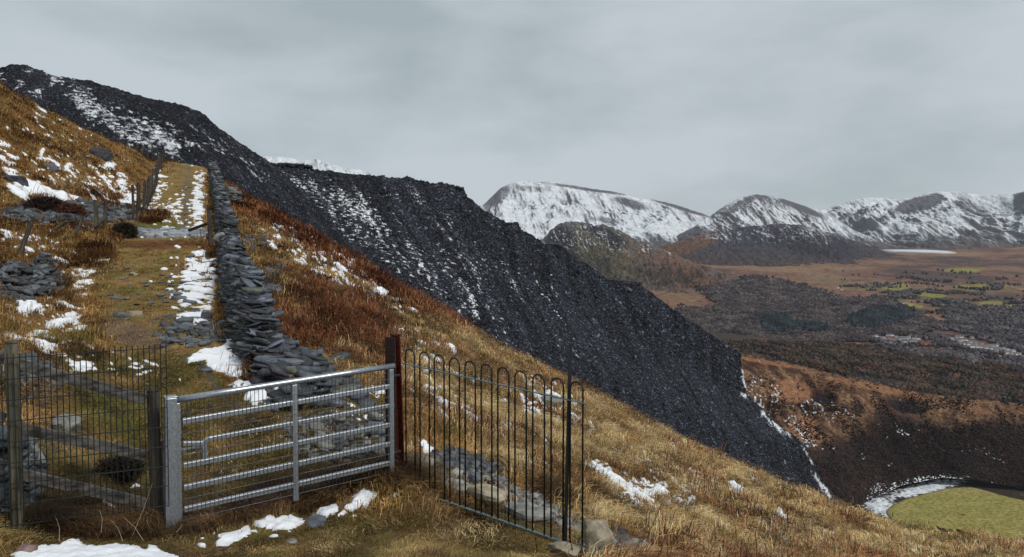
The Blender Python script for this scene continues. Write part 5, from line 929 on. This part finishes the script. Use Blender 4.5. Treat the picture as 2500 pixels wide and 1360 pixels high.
# ---------------------------------------------------------------- grass, bracken and rushes
arG = cell_area(G); arG = np.clip(arG * np.sign(np.median(arG)), 0, None); uc, vc = gu[:-1, :-1], gv[:-1, :-1]; Yc_ = gY[:-1, :-1]
infr = ((uc > -160) & (uc < 2650) & (vc < 1460)).astype(float); base_w = (arG + .02 * (Yc_ < 60)) * infr
zc = {k: v_[:-1, :-1] for k, v_ in zn.items()}; snow_on = smooth(-.35, .0, sf)[:-1, :-1]
nmC = n_mid[:-1, :-1]; nbC = n_big[:-1, :-1]
gN = normals(G)
def blades(name, label, wgt, ntuft, nb, length, width, cols, lean=.5, spread=.08, comb=.6, seed=1, minpx=.5, mat='grass', upright=1.0, colmix=.5):
    r = np.random.default_rng(seed); p, j, i = pick(G, wgt, ntuft, r); nn = gN[j, i]
    down = nn.copy(); down[:, 2] = 0; dl = np.linalg.norm(down, axis=1, keepdims=True); down = down / (dl + 1e-3)
    flow = down * comb + np.stack([np.cos(ph := 2 * math.pi * fbm(p[:, 0] / 1.3, p[:, 1] / 1.3, seed + 3, 2)), np.sin(ph), np.zeros(ntuft)], -1) * (1 - comb)
    Lt = r.uniform(length[0], length[1], ntuft) * (1 + .35 * fbm(p[:, 0] / .8, p[:, 1] / .8, seed + 5, 2)); far = p[:, 1]
    P0 = np.repeat(p, nb, 0) + np.c_[r.normal(0, 1, (ntuft * nb, 2)), np.zeros(ntuft * nb)] * (np.repeat(spread * (1 + far / 25), nb)[:, None])
    P0[:, 2] += 0; dxy = P0[:, :2] - np.repeat(p, nb, 0)[:, :2]; nr = np.repeat(nn, nb, 0); P0[:, 2] -= (dxy[:, 0] * nr[:, 0] + dxy[:, 1] * nr[:, 1]) / np.clip(nr[:, 2], .3, 1) + .01
    az = r.uniform(0, 2 * math.pi, ntuft * nb); rnd = np.stack([np.cos(az), np.sin(az), np.zeros(ntuft * nb)], -1); d = np.repeat(flow, nb, 0) + rnd * .55; Lb_ = np.repeat(Lt, nb) * r.uniform(.6, 1.2, ntuft * nb)
    le = (lean * r.uniform(.5, 1.4, ntuft * nb))[:, None]; w_ = np.maximum(np.repeat(width, ntuft * nb), minpx * P0[:, 1] / 774.0) * r.uniform(.7, 1.2, ntuft * nb)
    side = np.cross(d, [0, 0, 1.]); side /= np.linalg.norm(side, axis=1, keepdims=True) + 1e-6; side = side * w_[:, None] / 2; upv = np.array([0, 0, 1.]) * upright
    Lc = Lb_[:, None]; P1 = P0 + upv * Lc * .50 + d * Lc * le * .35; P2 = P0 + upv * Lc * (.86 - .42 * np.minimum(le, 1.4)) + d * Lc * le * 1.0
    V = np.stack([P0 - side, P0 + side, P1 + side * .8, P1 - side * .8, P2], 1)
    def onsnow(Q): ia = np.clip(np.searchsorted(na, Q[:, 0] / Q[:, 1]), 0, NA - 1); il = np.clip(np.searchsorted(nl, np.log(Q[:, 1])), 0, len(nl) - 1); return sf[il, ia] > 0
    clump = .32 + 1.35 * smooth(-.35, .35, fbm(p[:, 0] / .55, p[:, 1] / .7, seed + 21, 3)); keepb = ~((onsnow(P1) | onsnow(P0) | onsnow(.5 * (P1 + P2))) & (r.random(len(P0)) < .93)); V = V[keepb]; n = len(V); b = np.arange(n)[:, None] * 5
    cols = np.array(cols); kk = np.clip((fbm(p[:, 0] / 1.6, p[:, 1] / 2.0, seed + 8, 3) * 1.3 + .5) * (len(cols) - 1) + r.normal(0, colmix, ntuft), 0, len(cols) - 1.001); i0 = kk.astype(int); ct = cols[i0] * (1 - (kk - i0))[:, None] + cols[i0 + 1] * (kk - i0)[:, None]
    cb = (np.repeat(ct * clump[:, None], nb, 0) * r.uniform(.55, 1.5, (ntuft * nb, 1)))[keepb]; cv = np.stack([cb * .8, cb * .8, cb, cb, cb * 1.15], 1)
    o = npmesh(name, V.reshape(-1, 3), b + np.array([0, 1, 2, 3]), b + np.array([3, 2, 4]), col=np.clip(cv, 0, .9).reshape(-1, 3), mat=M[mat]); return tag(o, label, 'grass', kind='stuff')
gold = [(.075, .034, .013), (.22, .12, .045), (.46, .295, .125), (.69, .51, .28), (.32, .17, .06), (.14, .12, .035)]
turf = [(.06, .038, .017), (.15, .115, .036), (.23, .155, .058), (.11, .055, .022), (.31, .21, .085), (.16, .145, .04)]
rust = [(.045, .02, .012), (.13, .052, .022), (.22, .10, .04), (.38, .23, .11)]
slope_w = base_w * (1 - zc['track']) * (1 - zc['fore']) * (1 - .8 * zc['rocky']) * (1 - zc['brk']) * (1 - .97 * snow_on) * (ell(uc, vc, 1500, 1325, 130, 48, 10) < 0) * (1 - .7 * np.clip(ell(uc, vc, 1190, 1190, 250, 60, 28) * 4, 0, 1))
right = smooth(-40, 60, uc - np.interp(vc, [450, 600, 880, 960, 1340], [560, 620, 720, 1000, 1420]))
blades('hill_grass', 'long combed golden dead grass on the steep slope right of the wall', slope_w * right * (.35 + smooth(-.3, .3, nmC)), 60000, 9, (.10, .25), .006, gold, .95, .07, .62, 11, .45)
blades('hill_grass', 'tussocky ochre grass on the left hillside', slope_w * (1 - right) * (.4 + smooth(-.3, .3, nmC)), 26000, 8, (.10, .22), .006, gold[:3] + gold[4:], .9, .07, .55, 12, .45)
blades('turf', 'short olive and brown turf of the track and foreground', base_w * np.clip(zc['track'] + zc['fore'], 0, 1) * (1 - .97 * snow_on) * (1 - .6 * zc['rocky']), 40000, 7, (.025, .07), .0035, turf, .9, .03, .2, 13, .35)
blades('dead_bracken', 'rust-red dead bracken in a band along the ridge and below the wall', base_w * (zc['brk'] + .04 * right * (nbC < -.1) * (ell(uc, vc, 1500, 1325, 150, 60, 10) < 0) * (1 - zc['fore']) * (1 - zc['track'])), 17000, 10, (.16, .42), .010, [(.04, .016, .01), (.13, .042, .019), (.21, .078, .03), (.34, .18, .08)], .75, .12, .3, 14, .55, upright=1.05)
def wz(*es): return base_w * np.clip(np.maximum.reduce([ell(uc, vc, *e) for e in es]) * 2.5, 0, 1) * (1 - .8 * snow_on)
blades('rushes', 'dark brown rushes and long grass tufts along the gate foot and panel', wz((640, 1240, 330, 34, -14), (230, 1275, 210, 40, 0), (970, 1180, 60, 30, 0)), 3600, 12, (.12, .30), .004, [(.06, .032, .018), (.12, .065, .03), (.20, .12, .055), (.05, .028, .016)], .8, .05, .1, 15, .4)
blades('bracken_clumps', 'dark reddish-brown weeds beside the track', wz((232, 625, 26, 22, 0), (370, 530, 30, 18, 0), (290, 480, 30, 20, 0), (200, 470, 60, 12, 0), (100, 480, 30, 10, 0), (630, 920, 40, 36, 0), (470, 655, 20, 12, 0), (395, 392, 30, 8, 0), (470, 392, 30, 8, 0), (520, 640, 10, 60, 0)), 2600, 11, (.15, .42), .008, rust[:3] + [(.30, .19, .08), (.16, .10, .045)], .8, .1, .2, 16, .5)
blades('foreground_grass', 'thin scattering of straw blades and litter on the foreground turf', base_w * zc['fore'] * (1 - .9 * snow_on) * smooth(-.2, .3, nmC), 3200, 6, (.04, .10), .004, [(.10, .05, .02), (.30, .19, .08), (.50, .36, .18), (.16, .13, .04)], 1.3, .05, .1, 17, .4)
blades('heather', 'dark heather tufts in the hollows of the left hillside', base_w * (uc < 420) * (vc < 760) * smooth(.05, .3, nbC + .4 * nmC) * (1 - zc['track']) * (1 - snow_on), 2600, 11, (.10, .26), .007, [(.03, .016, .012), (.08, .035, .02), (.16, .08, .035)], .8, .12, .3, 18, .5)
# black bush at the crossing, dark hollow behind the fence
def twig_bush(label, u, v, Y, rx, rz, n, col, name='bush'):
    c = P(u, v, Y); c[2] = gz(c[0], c[1]) + rz * .45; r = rng; d = r.normal(size=(n, 3)); d /= np.linalg.norm(d, axis=1, keepdims=True); rad = r.uniform(.2, 1, (n, 1)) ** .5 * (1 + .25 * fbm(d[:, 0] * 2, d[:, 1] * 2 + d[:, 2] * 2, 5, 2)[:, None]); Pp = c + d * rad * np.array([rx, rx, rz])
    t = d + r.normal(0, .6, (n, 3)); t /= np.linalg.norm(t, axis=1, keepdims=True); s = np.cross(t, r.normal(size=(n, 3))); s /= np.linalg.norm(s, axis=1, keepdims=True); L_ = r.uniform(.1, .26, (n, 1)) * rx; W = np.full((n, 1), .022 * rx * 1.2)
    V = np.stack([Pp - s * W - t * L_, Pp + s * W - t * L_, Pp + t * L_], 1); o = npmesh(name, V.reshape(-1, 3), None, np.arange(n * 3).reshape(-1, 3), col=np.repeat(np.array(col) * r.uniform(.5, 1.8, (n, 1)), 3, 0), mat=M['grass']); return tag(o, label, 'bush')
twig_bush('round blackish bush beside the slab crossing, left of the track', 304, 544, 26.0, .42, .36, 4500, (.022, .018, .012))
twig_bush('low dark heather bush above the left bank in the snow', 112, 478, 29, .75, .4, 5000, (.022, .014, .013))
twig_bush('reddish heather bush right of the dark one on the left bank', 168, 486, 29, .6, .35, 4000, (.07, .028, .018))
twig_bush('small dark hollow of dead stems behind the wooden fence', 292, 1155, 7.9, .26, .15, 2200, (.02, .014, .010))
# single long dead stalks in front of the panel
st = MB()
for (u0, v0, u1, v1, Y) in [(145, 1320, 136, 1262, 6.3), (247, 1300, 244, 1245, 6.4), (300, 1322, 270, 1268, 6.4), (320, 1315, 372, 1180, 6.6), (350, 1320, 300, 1262, 6.4), (430, 1300, 445, 1280, 6.7), (165, 1110, 210, 1092, 7.8), (660, 1345, 700, 1330, 6.3)]:
    a, b = V3(u0, v0, Y), V3(u1, v1, Y + .1); st.tube([a, a.lerp(b, .5) + Vector((.015, 0, .012)), b], .0019, 4, 0, .5)
smt = flat_mat('dead_stalk', (.30, .22, .12), (.42, .33, .2), 20, .8, 0, 0); tag(st.build('dead_stalks', smt, None, org=V3(250, 1300, 6.4)), 'thin pale dead stalks in front of the mesh panel', 'grass', kind='stuff')
# ---------------------------------------------------------------- air
hm_ = bpy.data.materials.new('haze'); hm_.use_nodes = True; hn = hm_.node_tree.nodes; hn.clear(); ho = hn.new('ShaderNodeOutputMaterial'); hv = hn.new('ShaderNodeVolumePrincipled')
hv.inputs['Color'].default_value = (.86, .92, 1.0, 1); hv.inputs['Density'].default_value = 1.7e-5; hv.inputs['Anisotropy'].default_value = .2; hm_.node_tree.links.new(hv.outputs[0], ho.inputs['Volume'])
hb = MB(); hb.bar((1500, -60, 250), (1500, 8200, 250), 12500, 1350); hz = hb.build('haze', hm_); tag(hz, 'thin air haze over the valley', kind='stuff')
